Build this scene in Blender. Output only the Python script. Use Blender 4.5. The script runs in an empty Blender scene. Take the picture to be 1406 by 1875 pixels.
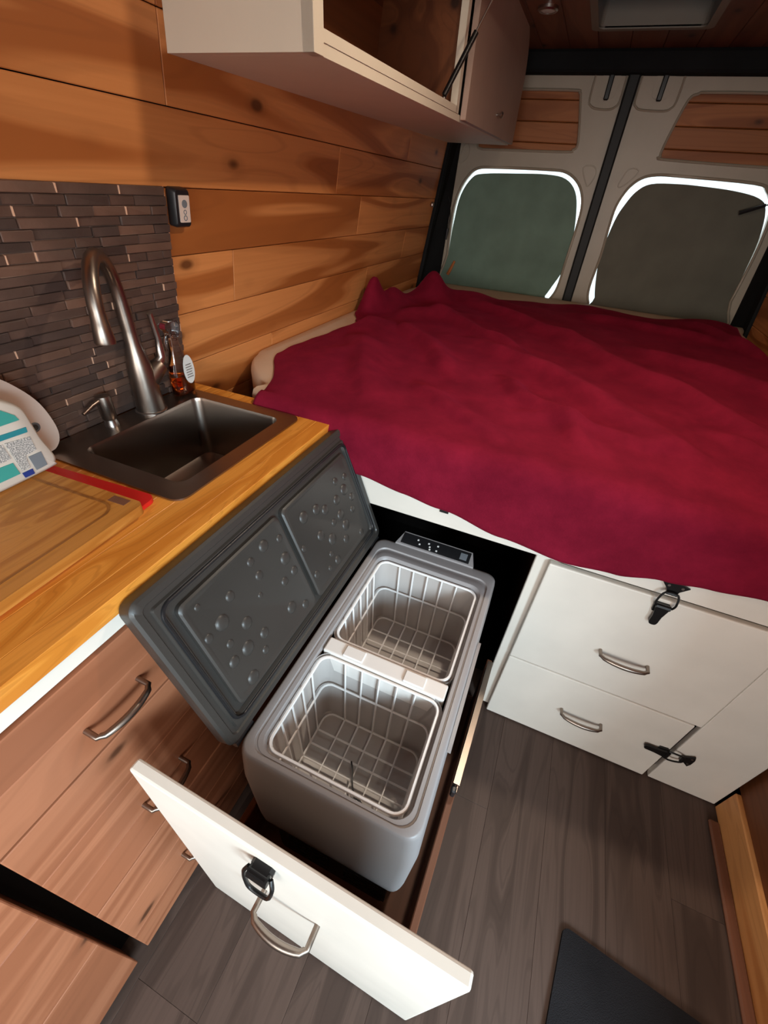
import bpy, bmesh, math, random
from mathutils import Vector, Matrix, noise
from mathutils.geometry import tessellate_polygon
random.seed(11)
S = bpy.context.scene
COL = S.collection

# ---------------------------------------------------------------- camera
cd = bpy.data.cameras.new('camera')
cam = bpy.data.objects.new('camera', cd)
COL.objects.link(cam)
R = ((0.9186438516, 0.3891668888, 0.0681366755),
     (0.2887896266, -0.5437322988, -0.7880074484),
     (-0.2696182958, 0.7435753626, -0.6118836937))
cam.matrix_world = Matrix(((R[0][0], -R[1][0], -R[2][0], 0.0),
                           (R[0][1], -R[1][1], -R[2][1], 0.0),
                           (R[0][2], -R[1][2], -R[2][2], 1.35),
                           (0, 0, 0, 1)))
cd.sensor_fit = 'VERTICAL'
cd.sensor_height = 36.0
cd.lens = 766.08 / 1875.0 * 36.0
cd.clip_start = 0.02
S.camera = cam

# ---------------------------------------------------------------- light
S.view_settings.view_transform = 'Standard'
S.view_settings.look = 'None'
S.view_settings.gamma = 1.0
S.view_settings.use_curve_mapping = False
S.view_settings.exposure = 0.05

W = bpy.data.worlds.new('world')
S.world = W
W.use_nodes = True
bg = W.node_tree.nodes['Background']
bg.inputs[0].default_value = (0.86, 0.95, 1.0, 1)
bg.inputs[1].default_value = 1.7


def area(name, loc, direction, sx, sy, power, color):
    l = bpy.data.lights.new(name, 'AREA')
    l.shape = 'RECTANGLE'
    l.size, l.size_y = sx, sy
    l.energy = power
    l.color = color
    o = bpy.data.objects.new(name, l)
    COL.objects.link(o)
    o.location = loc
    o.rotation_euler = Vector(direction).to_track_quat('-Z', 'Y').to_euler()
    return o


# daylight through the open side doorway beside the camera
area('side_door_daylight', (2.3, -2.0, 1.95), (-1, 1.05, -0.52), 1.7, 0.9, 270, (0.68, 0.88, 1.0))
# daylight from the windscreen, through the opening of the added bulkhead
area('cab_daylight', (0.30, -2.3, 1.30), (-0.04, 1, -0.10), 1.3, 0.7, 33, (1.0, 0.93, 0.86))

# ---------------------------------------------------------------- materials
MATS = {}


def new_mat(name):
    m = bpy.data.materials.new(name)
    m.use_nodes = True
    nt = m.node_tree
    b = nt.nodes['Principled BSDF']
    MATS[name] = m
    return m, nt, b


def node(nt, t, **kw):
    n = nt.nodes.new(t)
    for k, v in kw.items():
        if k.startswith('i_'):
            key = k[2:]
            n.inputs[int(key) if key.isdigit() else key].default_value = v
        else:
            setattr(n, k, v)
    return n


def lk(nt, a, b):
    nt.links.new(a, b)


def srgb(r, g, b):
    f = lambda c: (c / 255 / 12.92) if c / 255 <= 0.04045 else ((c / 255 + 0.055) / 1.055) ** 2.4
    return (f(r), f(g), f(b), 1)


def ramp(nt, stops, interp='LINEAR'):
    n = nt.nodes.new('ShaderNodeValToRGB')
    n.color_ramp.interpolation = interp
    e = n.color_ramp.elements
    while len(e) < len(stops):
        e.new(0.5)
    for k, (p, c) in enumerate(stops):
        e[k].position = p
        e[k].color = c
    return n


def plain(name, col, rough=0.5, metal=0.0, var=0.08, bump=0.0, bscale=60.0, spec=0.5, coat=0.0):
    m, nt, b = new_mat(name)
    b.inputs['Roughness'].default_value = rough
    b.inputs['Metallic'].default_value = metal
    b.inputs['Specular IOR Level'].default_value = spec
    b.inputs['Coat Weight'].default_value = coat
    tc = node(nt, 'ShaderNodeTexCoord')
    nz = node(nt, 'ShaderNodeTexNoise', i_Scale=7.0, i_Detail=4.0)
    lk(nt, tc.outputs['Object'], nz.inputs['Vector'])
    c0 = tuple(max(0, x * (1 - var)) for x in col[:3]) + (1,)
    c1 = tuple(min(1, x * (1 + var)) for x in col[:3]) + (1,)
    r = ramp(nt, [(0.3, c0), (0.7, c1)])
    lk(nt, nz.outputs['Fac'], r.inputs[0])
    lk(nt, r.outputs[0], b.inputs['Base Color'])
    if bump:
        n2 = node(nt, 'ShaderNodeTexNoise', i_Scale=bscale, i_Detail=3.0)
        lk(nt, tc.outputs['Object'], n2.inputs['Vector'])
        bp = node(nt, 'ShaderNodeBump', i_Strength=bump, i_Distance=0.002)
        lk(nt, n2.outputs['Fac'], bp.inputs['Height'])
        lk(nt, bp.outputs[0], b.inputs['Normal'])
    return m


def wood(name, light, mid, dark, axis, across=9.0, knots=True, rough=0.5, band=0.55, spread=0.25, kdark=0.35, grain=0.5):
    """pine-like boards: axis = direction of the grain (0,1,2)"""
    m, nt, b = new_mat(name)
    b.inputs['Roughness'].default_value = rough
    b.inputs['Specular IOR Level'].default_value = 0.3
    tc = node(nt, 'ShaderNodeTexCoord')
    oi = node(nt, 'ShaderNodeObjectInfo')
    mul = node(nt, 'ShaderNodeMath', operation='MULTIPLY', i_1=43.0)
    lk(nt, oi.outputs['Random'], mul.inputs[0])
    add = node(nt, 'ShaderNodeVectorMath', operation='ADD')
    lk(nt, tc.outputs['Object'], add.inputs[0])
    lk(nt, mul.outputs[0], add.inputs[1])

    def mapped(along, acr):
        mp = node(nt, 'ShaderNodeMapping')
        sc = [acr, acr, acr]
        sc[axis] = along
        mp.inputs['Scale'].default_value = sc
        lk(nt, add.outputs[0], mp.inputs['Vector'])
        return mp
    # broad cathedral bands
    m1 = mapped(across * 0.11, across)
    n1 = node(nt, 'ShaderNodeTexNoise', i_Scale=1.0, i_Detail=1.5, i_Distortion=0.6)
    lk(nt, m1.outputs[0], n1.inputs['Vector'])
    r1 = ramp(nt, [(0.30, light), (0.47, light), (0.515, mid), (0.60, mid), (0.63, light), (0.85, light)])
    lk(nt, n1.outputs['Fac'], r1.inputs[0])
    # rings
    mm = node(nt, 'ShaderNodeMath', operation='MULTIPLY', i_1=70.0)
    lk(nt, n1.outputs['Fac'], mm.inputs[0])
    sn = node(nt, 'ShaderNodeMath', operation='SINE')
    lk(nt, mm.outputs[0], sn.inputs[0])
    rr = ramp(nt, [(0.0, (0, 0, 0, 1)), (0.6, (0, 0, 0, 1)), (1.0, (1, 1, 1, 1))])
    lk(nt, sn.outputs[0], rr.inputs[0])
    # fine grain
    m2 = mapped(across * 0.25, across * 14)
    n2 = node(nt, 'ShaderNodeTexNoise', i_Scale=1.0, i_Detail=3.0)
    lk(nt, m2.outputs[0], n2.inputs['Vector'])
    r2 = ramp(nt, [(0.42, (0, 0, 0, 1)), (0.72, (1, 1, 1, 1))])
    lk(nt, n2.outputs['Fac'], r2.inputs[0])
    x1 = node(nt, 'ShaderNodeMix', data_type='RGBA')
    f1 = node(nt, 'ShaderNodeMath', operation='MULTIPLY', i_1=0.35 * grain)
    lk(nt, rr.outputs[0], f1.inputs[0])
    lk(nt, f1.outputs[0], x1.inputs[0])
    lk(nt, r1.outputs[0], x1.inputs[6])
    x1.inputs[7].default_value = dark
    x2 = node(nt, 'ShaderNodeMix', data_type='RGBA')
    f2 = node(nt, 'ShaderNodeMath', operation='MULTIPLY', i_1=0.5 * grain)
    lk(nt, r2.outputs[0], f2.inputs[0])
    lk(nt, f2.outputs[0], x2.inputs[0])
    lk(nt, x1.outputs[2], x2.inputs[6])
    x2.inputs[7].default_value = mid
    out = x2.outputs[2]
    if knots:
        m3 = mapped(across * 0.55, across * 1.1)
        vo = node(nt, 'ShaderNodeTexVoronoi', i_Scale=1.0)
        lk(nt, m3.outputs[0], vo.inputs['Vector'])
        r3 = ramp(nt, [(0.0, (1, 1, 1, 1)), (0.06, (1, 1, 1, 1)), (0.11, (0.25, 0.25, 0.25, 1)), (0.2, (0, 0, 0, 1))])
        lk(nt, vo.outputs['Distance'], r3.inputs[0])
        x3 = node(nt, 'ShaderNodeMix', data_type='RGBA')
        f3 = node(nt, 'ShaderNodeMath', operation='MULTIPLY', i_1=0.85)
        lk(nt, r3.outputs[0], f3.inputs[0])
        lk(nt, f3.outputs[0], x3.inputs[0])
        lk(nt, out, x3.inputs[6])
        x3.inputs[7].default_value = tuple(c * kdark for c in dark[:3]) + (1,)
        out = x3.outputs[2]
    hs = node(nt, 'ShaderNodeHueSaturation')
    mr = node(nt, 'ShaderNodeMapRange')
    mr.inputs['To Min'].default_value = 1 - spread
    mr.inputs['To Max'].default_value = 1 + spread * 0.6
    lk(nt, oi.outputs['Random'], mr.inputs['Value'])
    lk(nt, mr.outputs[0], hs.inputs['Value'])
    lk(nt, out, hs.inputs['Color'])
    lk(nt, hs.outputs[0], b.inputs['Base Color'])
    bp = node(nt, 'ShaderNodeBump', i_Strength=0.12, i_Distance=0.001)
    lk(nt, n2.outputs['Fac'], bp.inputs['Height'])
    lk(nt, bp.outputs[0], b.inputs['Normal'])
    return m


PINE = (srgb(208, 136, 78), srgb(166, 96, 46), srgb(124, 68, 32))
wood('pine_wall', *PINE, axis=1, across=7.0, spread=0.10)
wood('pine_front', srgb(164, 106, 76), srgb(146, 90, 62), srgb(102, 60, 38), axis=1, across=9.0, spread=0.10, grain=0.38)
wood('pine_door', srgb(178, 112, 66), srgb(150, 88, 48), srgb(100, 56, 28), axis=0, across=7.0, spread=0.15)
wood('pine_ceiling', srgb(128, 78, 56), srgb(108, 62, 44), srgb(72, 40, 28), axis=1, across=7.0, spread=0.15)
wood('pine_trim', srgb(212, 150, 92), srgb(190, 124, 70), srgb(140, 84, 44), axis=1, across=8.0, spread=0.05)
wood('dark_wood', srgb(120, 70, 40), srgb(96, 52, 28), srgb(60, 32, 18), axis=1, across=6.0, spread=0.1)
wood('brown_board', srgb(120, 78, 58), srgb(100, 62, 44), srgb(70, 42, 30), axis=1, across=6.0, spread=0.05, knots=False)
wood('butcher_block', srgb(226, 150, 62), srgb(206, 128, 46), srgb(160, 92, 30), axis=1, across=26.0, knots=False, spread=0.10, grain=0.9, rough=0.38)
wood('bamboo', srgb(190, 128, 58), srgb(168, 106, 42), srgb(120, 72, 28), axis=1, across=30.0, knots=False, spread=0.04, rough=0.45)
wood('bamboo_dark', srgb(150, 96, 42), srgb(130, 80, 32), srgb(100, 60, 24), axis=1, across=30.0, knots=False, spread=0.02, rough=0.5)
wood('vinyl_floor', srgb(86, 69, 61), srgb(70, 55, 48), srgb(52, 40, 34), axis=1, across=13.0, knots=False, spread=0.10, rough=0.55, grain=0.8)

plain('white_paint', srgb(224, 217, 206), 0.45, var=0.05, bump=0.06, bscale=14)
plain('cream_paint', srgb(224, 212, 192), 0.5, var=0.03, bump=0.04, bscale=20)
plain('white_plastic', srgb(226, 220, 214), 0.4, var=0.02)
plain('jug_plastic', srgb(204, 194, 182), 0.45, var=0.03)
plain('vent_grey', srgb(128, 118, 104), 0.5, var=0.05)
plain('cream_paint_shaded', srgb(176, 148, 132), 0.5, var=0.05)  # browner copy of the cream paint: shade on the closed door as colour
plain('pale_plastic', srgb(214, 196, 184), 0.45, var=0.03)
plain('steel', srgb(190, 184, 178), 0.28, metal=1.0, var=0.05)
plain('brushed_steel', srgb(150, 138, 128), 0.34, metal=1.0, var=0.06)
plain('sink_steel', srgb(150, 136, 126), 0.30, metal=1.0, var=0.05, bump=0.02, bscale=200)
plain('black_plastic', srgb(28, 28, 30), 0.38, var=0.1)
plain('black_metal', srgb(26, 25, 25), 0.35, metal=0.3, var=0.1)
plain('black_felt', srgb(34, 35, 36), 0.95, var=0.15, bump=0.3, bscale=300, spec=0.1)
plain('dark_cavity', srgb(24, 20, 18), 0.9, var=0.1, spec=0.1)
plain('fridge_grey', srgb(150, 146, 146), 0.42, var=0.02, bump=0.04, bscale=400)
plain('fridge_lid', srgb(54, 51, 48), 0.42, var=0.05, bump=0.05, bscale=300)
plain('liner_white', srgb(184, 178, 174), 0.35, var=0.015)
plain('wire_white', srgb(240, 238, 236), 0.3, var=0.01)
plain('door_metal', srgb(176, 164, 146), 0.42, var=0.06, bump=0.02, bscale=10)
plain('cover_green', srgb(112, 136, 122), 0.8, var=0.14, bump=0.1, bscale=6)
plain('cover_olive', srgb(104, 102, 90), 0.8, var=0.12, bump=0.1, bscale=6)
plain('mattress_beige', srgb(206, 178, 152), 0.85, var=0.05, bump=0.15, bscale=200, spec=0.15)
plain('tile_a', srgb(96, 70, 58), 0.6, var=0.35, bump=0.6, bscale=60)
plain('tile_b', srgb(84, 62, 52), 0.6, var=0.35, bump=0.6, bscale=60)
plain('tile_c', srgb(104, 76, 62), 0.55, var=0.3, bump=0.6, bscale=60)
plain('tile_d', srgb(72, 55, 48), 0.6, var=0.3, bump=0.6, bscale=60)
plain('grout', srgb(120, 100, 90), 0.9, var=0.2, bump=0.5, bscale=100)
plain('caulk_and_glint', srgb(224, 176, 146), 0.8, var=0.1)  # edge caulk, and the painted light on tile ends
plain('red_plastic', srgb(214, 34, 30), 0.4, var=0.04)
plain('teal_print', srgb(58, 150, 140), 0.5, var=0.12)
plain('teal_dark_print', srgb(36, 128, 138), 0.5, var=0.08)
plain('blue_print', srgb(30, 50, 120), 0.5, var=0.05)
plain('grey_rubber', srgb(110, 116, 122), 0.6, var=0.1)
plain('rug_dark', srgb(38, 37, 39), 0.95, var=0.15, bump=0.8, bscale=500, spec=0.05)
plain('amber_label', srgb(206, 206, 204), 0.5, var=0.05)
plain('ink_grey', srgb(120, 116, 112), 0.6, var=0.1)
plain('orange_wood', srgb(196, 116, 62), 0.6, var=0.1)
plain('rubber_seal', srgb(26, 28, 28), 0.6, var=0.1)
plain('silicone_white', srgb(232, 232, 230), 0.5, var=0.02)

# printed small text, too small to read: rows of grey dashes
m, nt, b = new_mat('print_text')
tc = node(nt, 'ShaderNodeTexCoord')
mp = node(nt, 'ShaderNodeMapping')
mp.inputs['Scale'].default_value = (1, 500, 700)
lk(nt, tc.outputs['Object'], mp.inputs['Vector'])
nz = node(nt, 'ShaderNodeTexNoise', i_Scale=1.0, i_Detail=1.0)
lk(nt, mp.outputs[0], nz.inputs['Vector'])
r = ramp(nt, [(0.45, srgb(128, 128, 126)), (0.6, srgb(205, 200, 194))])
lk(nt, nz.outputs['Fac'], r.inputs[0])
lk(nt, r.outputs[0], b.inputs['Base Color'])

# blanket: red fleece
m, nt, b = new_mat('fleece')
b.inputs['Roughness'].default_value = 0.9
b.inputs['Specular IOR Level'].default_value = 0.1
b.inputs['Sheen Weight'].default_value = 0.16
b.inputs['Sheen Tint'].default_value = srgb(235, 60, 110)
b.inputs['Sheen Roughness'].default_value = 0.4
tc = node(nt, 'ShaderNodeTexCoord')
nz = node(nt, 'ShaderNodeTexNoise', i_Scale=9.0, i_Detail=9.0, i_Roughness=0.7)
lk(nt, tc.outputs['Object'], nz.inputs['Vector'])
r = ramp(nt, [(0.25, srgb(94, 10, 30)), (0.5, srgb(114, 17, 39)), (0.75, srgb(132, 23, 47))])
lk(nt, nz.outputs['Fac'], r.inputs[0])
lk(nt, r.outputs[0], b.inputs['Base Color'])
n2 = node(nt, 'ShaderNodeTexNoise', i_Scale=260.0, i_Detail=2.0)
lk(nt, tc.outputs['Object'], n2.inputs['Vector'])
bp = node(nt, 'ShaderNodeBump', i_Strength=0.35, i_Distance=0.002)
lk(nt, n2.outputs['Fac'], bp.inputs['Height'])
lk(nt, bp.outputs[0], b.inputs['Normal'])


def glassy(name, col, rough=0.02, trans=1.0, ior=1.45):
    m, nt, b = new_mat(name)
    b.inputs['Base Color'].default_value = col
    b.inputs['Transmission Weight'].default_value = trans
    b.inputs['Roughness'].default_value = rough
    b.inputs['IOR'].default_value = ior
    return m


glassy('amber_liquid', (0.75, 0.22, 0.03, 1), 0.05)
glassy('clear_plastic', (0.95, 0.93, 0.92, 1), 0.06)
# thin window glass: mostly see-through with a faint reflection
m, nt, b = new_mat('window_glass')
tr = node(nt, 'ShaderNodeBsdfTransparent')
tr.inputs[0].default_value = (0.93, 0.97, 0.97, 1)
gl = node(nt, 'ShaderNodeBsdfGlossy', i_Roughness=0.02)
mx = node(nt, 'ShaderNodeMixShader')
mx.inputs[0].default_value = 0.06
lk(nt, tr.outputs[0], mx.inputs[1])
lk(nt, gl.outputs[0], mx.inputs[2])
lk(nt, mx.outputs[0], nt.nodes['Material Output'].inputs[0])
# tinted roof-vent lens
m, nt, b = new_mat('vent_lens')
tr = node(nt, 'ShaderNodeBsdfTranslucent')
tr.inputs[0].default_value = (0.012, 0.15, 0.19, 1)
lk(nt, tr.outputs[0], nt.nodes['Material Output'].inputs[0])

# ---------------------------------------------------------------- geometry helpers


def box(lo, hi, bevel=0.0, seg=1):
    bm = bmesh.new()
    bmesh.ops.create_cube(bm, size=1.0)
    lo, hi = Vector(lo), Vector(hi)
    c, s = (lo + hi) / 2, hi - lo
    for v in bm.verts:
        v.co = Vector((v.co.x * s.x, v.co.y * s.y, v.co.z * s.z)) + c
    if bevel > 0:
        bevel = min(bevel, min(abs(s.x), abs(s.y), abs(s.z)) * 0.45)
        bmesh.ops.bevel(bm, geom=list(bm.edges), offset=bevel, segments=seg, affect='EDGES', profile=0.5)
    bm.verts.index_update()
    g = ([v.co.copy() for v in bm.verts], [[v.index for v in f.verts] for f in bm.faces])
    bm.free()
    return g


def join(*gs):
    V, F = [], []
    for v, f in gs:
        n = len(V)
        V += list(v)
        F += [[i + n for i in q] for q in f]
    return V, F


def xf(g, M):
    return [M @ Vector(v) for v in g[0]], g[1]


def tube(pts, rad, n=8, closed=False, cap=True):
    pts = [Vector(p) for p in pts]
    m = len(pts)
    rads = rad if isinstance(rad, (list, tuple)) else [rad] * m
    V, F = [], []
    prev = None
    for i, p in enumerate(pts):
        if closed:
            t = (pts[(i + 1) % m] - pts[i - 1])
        else:
            t = pts[min(i + 1, m - 1)] - pts[max(i - 1, 0)]
        t.normalize()
        if prev is None:
            a = Vector((0, 0, 1)) if abs(t.z) < 0.9 else Vector((1, 0, 0))
            u = t.cross(a).normalized()
        else:
            u = (prev - t * prev.dot(t)).normalized()
        prev = u
        w = t.cross(u)
        for k in range(n):
            a = 2 * math.pi * k / n
            V.append(p + (u * math.cos(a) + w * math.sin(a)) * rads[i])
    rings = m if closed else m - 1
    for i in range(rings):
        j = (i + 1) % m
        for k in range(n):
            k2 = (k + 1) % n
            F.append([i * n + k, i * n + k2, j * n + k2, j * n + k])
    if cap and not closed:
        F.append(list(range(n))[::-1])
        F.append([(m - 1) * n + k for k in range(n)])
    return V, F


def rrect(x0, x1, y0, y1, r, n=6):
    rs = r if isinstance(r, (list, tuple)) else [r] * 4
    out = []
    cs = [(x1, y1, 0), (x0, y1, 90), (x0, y0, 180), (x1, y0, 270)]
    sg = [(-1, -1), (1, -1), (1, 1), (-1, 1)]
    for (cx, cy, a0), (sx, sy), rr in zip(cs, sg, rs):
        rr = max(rr, 1e-4)
        for k in range(n + 1):
            a = math.radians(a0 + 90 * k / n)
            out.append((cx + sx * rr + rr * math.cos(a), cy + sy * rr + rr * math.sin(a)))
    return out


AX = {'x': lambda u, v, d: Vector((d, u, v)), 'y': lambda u, v, d: Vector((u, d, v)), 'z': lambda u, v, d: Vector((u, v, d))}


def prism(outline, a, b, axis='y', holes=()):
    loops = [list(outline)] + [list(h) for h in holes]
    tess = tessellate_polygon([[Vector((p[0], p[1], 0)) for p in l] for l in loops])
    flat = [p for l in loops for p in l]
    N = len(flat)
    f = AX[axis]
    V = [f(p[0], p[1], a) for p in flat] + [f(p[0], p[1], b) for p in flat]
    F = []
    for t in tess:
        F.append(list(t))
        F.append([i + N for i in t][::-1])
    off = 0
    for l in loops:
        n = len(l)
        for i in range(n):
            j = (i + 1) % n
            F.append([off + i, off + j, off + j + N, off + i + N])
        off += n
    return V, F


def loft(rings, cap0=False, cap1=False):
    n = len(rings[0])
    V = [Vector(p) for r in rings for p in r]
    F = []
    for i in range(len(rings) - 1):
        for k in range(n):
            k2 = (k + 1) % n
            F.append([i * n + k, i * n + k2, (i + 1) * n + k2, (i + 1) * n + k])
    if cap0:
        F.append(list(range(n))[::-1])
    if cap1:
        F.append([(len(rings) - 1) * n + k for k in range(n)])
    return V, F


def rz(outline, z):
    return [(p[0], p[1], z) for p in outline]


def lathe(profile, n=20, c=(0, 0, 0), sx=1.0, sy=1.0):
    rings = []
    for r, z in profile:
        rings.append([(c[0] + sx * r * math.cos(2 * math.pi * k / n), c[1] + sy * r * math.sin(2 * math.pi * k / n), c[2] + z) for k in range(n)])
    return loft(rings, True, True)


def spline(pts, n=6, closed=True):
    """Catmull-Rom through 2-D/3-D points"""
    P = [Vector(p) for p in pts]
    m = len(P)
    out = []
    for i in range(m if closed else m - 1):
        if closed:
            p0, p1, p2, p3 = P[i - 1], P[i], P[(i + 1) % m], P[(i + 2) % m]
        else:
            p0, p1, p2, p3 = P[max(i - 1, 0)], P[i], P[i + 1], P[min(i + 2, m - 1)]
        for k in range(n):
            t = k / n
            out.append(0.5 * ((2 * p1) + (p2 - p0) * t + (2 * p0 - 5 * p1 + 4 * p2 - p3) * t * t + (3 * p1 - p0 - 3 * p2 + p3) * t ** 3))
    if not closed:
        out.append(P[-1])
    return out


ORG = {}


def make(name, g, mat, parent=None, smooth=None, keep=False):
    """one mesh object. Coordinates are world ones (or the thing's own frame when the thing is rotated)."""
    V = [Vector(v) for v in g[0]]
    xs, ys, zs = [v.x for v in V], [v.y for v in V], [v.z for v in V]
    c = Vector(((min(xs) + max(xs)) / 2, (min(ys) + max(ys)) / 2, min(zs)))
    if keep:
        c = Vector((0, 0, 0))
    me = bpy.data.meshes.new(name)
    me.from_pydata([v - c for v in V], [], g[1])
    bm = bmesh.new()
    bm.from_mesh(me)
    bmesh.ops.recalc_face_normals(bm, faces=bm.faces)
    bm.to_mesh(me)
    bm.free()
    me.materials.append(MATS[mat])
    if smooth:
        me.shade_smooth()
        me.set_sharp_from_angle(angle=math.radians(smooth))
    o = bpy.data.objects.new(name, me)
    COL.objects.link(o)
    if parent is not None:
        o.parent = parent
        o.location = c - ORG[parent.name]
    else:
        o.location = c
    ORG[o.name] = c
    return o


def again(src, parent, at):
    """linked copy of a part, its origin put at 'at' (thing coordinates)"""
    o = src.copy()
    COL.objects.link(o)
    o.parent = parent
    o.location = Vector(at) - ORG[parent.name]
    ORG[o.name] = Vector(at)
    return o


def tag(o, label, cat, group=None):
    o['label'] = label
    o['category'] = cat
    if group:
        o['group'] = group
    return o


def thing(name, label, cat, loc, rot=None, group=None):
    o = bpy.data.objects.new(name, None)
    o.empty_display_size = 0.05
    COL.objects.link(o)
    o.location = loc
    if rot is not None:
        o.rotation_euler = rot
        ORG[o.name] = Vector((0, 0, 0))
    else:
        ORG[o.name] = Vector(loc)
    return tag(o, label, cat, group)


def struct(o):
    o['kind'] = 'structure'
    return o


# ---------------------------------------------------------------- dimensions
XK = -0.4476        # kitchen front
YB = 0.8143         # front of the bed platform
ZC = 0.90           # worktop
WX, WS = -0.886, 0.136
TH = math.atan(WS)
CEIL = 1.90
RY = 2.93           # rear doors


def wall_x(z):
    return WX + WS * (z - 0.9)


# ---------------------------------------------------------------- floor
fl = struct(make('floor', box((-1.0, -1.1, -0.06), (0.95, 2.99, -0.004)), 'dark_cavity'))
edges = [0.035 + 0.155 * k for k in range(-7, 7)]
for i in range(len(edges) - 1):
    x0, x1 = edges[i], edges[i + 1]
    if x1 < -0.5 or x0 > 0.86:
        continue
    y = -1.0 - 0.31 * ((i * 7) % 4)
    while y < 0.95:
        y1 = y + 0.92
        a, b_ = max(y, -1.05), min(y1, 0.95)
        if b_ - a > 0.05:
            make('plank', box((x0 + 0.0002, a + 0.0002, -0.004), (x1 - 0.0002, b_ - 0.0002, 0.0), 0.0004), 'vinyl_floor', fl)
        y = y1

# ---------------------------------------------------------------- left wall (leans inwards), its own frame
wl = bpy.data.objects.new('wall_left', None)
COL.objects.link(wl)
wl.location = (WX, 0, 0.9)
wl.rotation_euler = (0, TH, 0)
ORG[wl.name] = Vector((0, 0, 0))
struct(wl)
make('backing', box((-0.06, -1.1, -0.92), (-0.014, 2.99, 1.06)), 'dark_cavity', wl)
cz = math.cos(TH)
rows = [0.7015 + 0.1235 * k for k in range(0, 10)] + [1.95]
joints = {0: (0.4, 1.7), 1: (1.2,), 2: (0.3, 1.9), 3: (1.02, 2.3), 4: (0.55, 1.75), 5: (0.2, 1.55), 6: (0.845, 2.15), 7: (0.845, 2.0), 8: (0.845,), 9: (0.845,)}
for k in range(len(rows) - 1):
    s0, s1 = (rows[k] - 0.9) / cz, (rows[k + 1] - 0.9) / cz
    ys = [-1.05] + list(joints.get(k, ())) + [2.72]
    for y0, y1 in zip(ys[:-1], ys[1:]):
        make('plank', box((-0.014, y0 + 0.0006, s0 + 0.0009), (0.0, y1 - 0.0006, s1 - 0.0009), 0.0014), 'pine_wall', wl)

# ---------------------------------------------------------------- right wall with an open side doorway
RT = math.atan(-0.10)
wr = bpy.data.objects.new('wall_right', None)
COL.objects.link(wr)
wr.location = (0.825, 0, 0.9)
wr.rotation_euler = (0, RT, 0)
ORG[wr.name] = Vector((0, 0, 0))
struct(wr)
DY_0, DY_1, DZ_1 = -0.98, -0.16, 1.4425      # open side doorway
make('backing', prism([(-1.1, -0.92), (DY_0, -0.92), (DY_0, DZ_1 - 0.9), (DY_1, DZ_1 - 0.9), (DY_1, -0.92), (2.99, -0.92), (2.99, 1.06), (-1.1, 1.06)], 0.014, 0.06, 'x'), 'dark_cavity', wr)
for k in range(len(rows) - 1):
    s0, s1 = (rows[k] - 0.9), (rows[k + 1] - 0.9)
    z0, z1 = rows[k], rows[k + 1]
    if z0 < DZ_1:
        segs = [(DY_1 + 0.001, 0.5), (0.5, 1.9), (1.9, 2.72)]
    else:
        segs = [(-1.05, 0.5), (0.5, 1.9), (1.9, 2.72)]
    for y0, y1 in segs:
        make('plank', box((0.0, y0 + 0.0006, s0 + 0.0009), (0.014, y1 - 0.0006, s1 - 0.0009), 0.0022), 'pine_wall', wr)
bb = struct(make('baseboard_right', box((0.80, -0.16, 0.0), (0.822, 0.812, 0.105), 0.003), 'pine_trim'))
make('lower_panel', box((0.812, -0.16, 0.106), (0.832, 2.60, 0.80), 0.001), 'dark_wood', bb)
struct(make('trim_1', box((0.772, -0.16, 0.0), (0.799, 0.765, 0.012), 0.004), 'brown_board'))

# ---------------------------------------------------------------- unseen bulkhead behind the camera, added with its opening to limit the front light
struct(make('wall_front', prism([(-1.0, 0.0), (0.95, 0.0), (0.95, 1.95), (-1.0, 1.95)], -1.09, -1.055, 'y', [rrect(-0.45, 0.70, 0.55, 1.55, 0.05)]), 'brown_board'))

# ---------------------------------------------------------------- ceiling
VX0, VX1, VY0, VY1 = -0.22, 0.165, 2.17, 2.57
ce = struct(make('ceiling', prism([(-1.0, -1.1), (0.95, -1.1), (0.95, 2.99), (-1.0, 2.99)], CEIL + 0.014, CEIL + 0.06, 'z',
                                  [[(VX0, VY0), (VX1, VY0), (VX1, VY1), (VX0, VY1)]]), 'dark_cavity'))
ed = [-0.82, -0.70, -0.58, -0.46, -0.34, VX0, -0.09, 0.04, VX1, 0.285, 0.405, 0.525, 0.645, 0.765, 0.83]
for i in range(len(ed) - 1):
    x0, x1 = ed[i], ed[i + 1]
    segs = [(-1.05, 0.9), (0.9, 2.93)] if (x1 <= VX0 + 1e-6 or x0 >= VX1 - 1e-6) else [(-1.05, 0.9), (0.9, VY0), (VY1, 2.93)]
    for y0, y1 in segs:
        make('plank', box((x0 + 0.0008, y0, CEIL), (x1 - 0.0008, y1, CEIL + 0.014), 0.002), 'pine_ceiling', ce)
# roof vent
vt = thing('roof_vent', 'square white roof vent with teal lens set in the ceiling above the bed', 'roof vent', ((VX0 + VX1) / 2, (VY0 + VY1) / 2, CEIL - 0.008))
o_ = [(VX0 - 0.02, VY0 - 0.02), (VX1 + 0.02, VY0 - 0.02), (VX1 + 0.02, VY1 + 0.02), (VX0 - 0.02, VY1 + 0.02)]
i_ = rrect(VX0 + 0.006, VX1 - 0.006, VY0 + 0.006, VY1 - 0.006, 0.02, 4)
make('frame', prism(rrect(VX0 - 0.02, VX1 + 0.02, VY0 - 0.02, VY1 + 0.02, 0.03, 4), CEIL - 0.008, CEIL, 'z', [i_]), 'vent_grey', vt)
make('shaft', loft([rz(i_, CEIL - 0.004), rz(i_, CEIL + 0.075)]), 'vent_grey', vt)
make('lens', prism(rrect(VX0 - 0.01, VX1 + 0.01, VY0 - 0.01, VY1 + 0.01, 0.02, 4), CEIL + 0.075, CEIL + 0.08, 'z'), 'vent_lens', vt)
cx, cy = (VX0 + VX1) / 2, (VY0 + VY1) / 2
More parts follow.
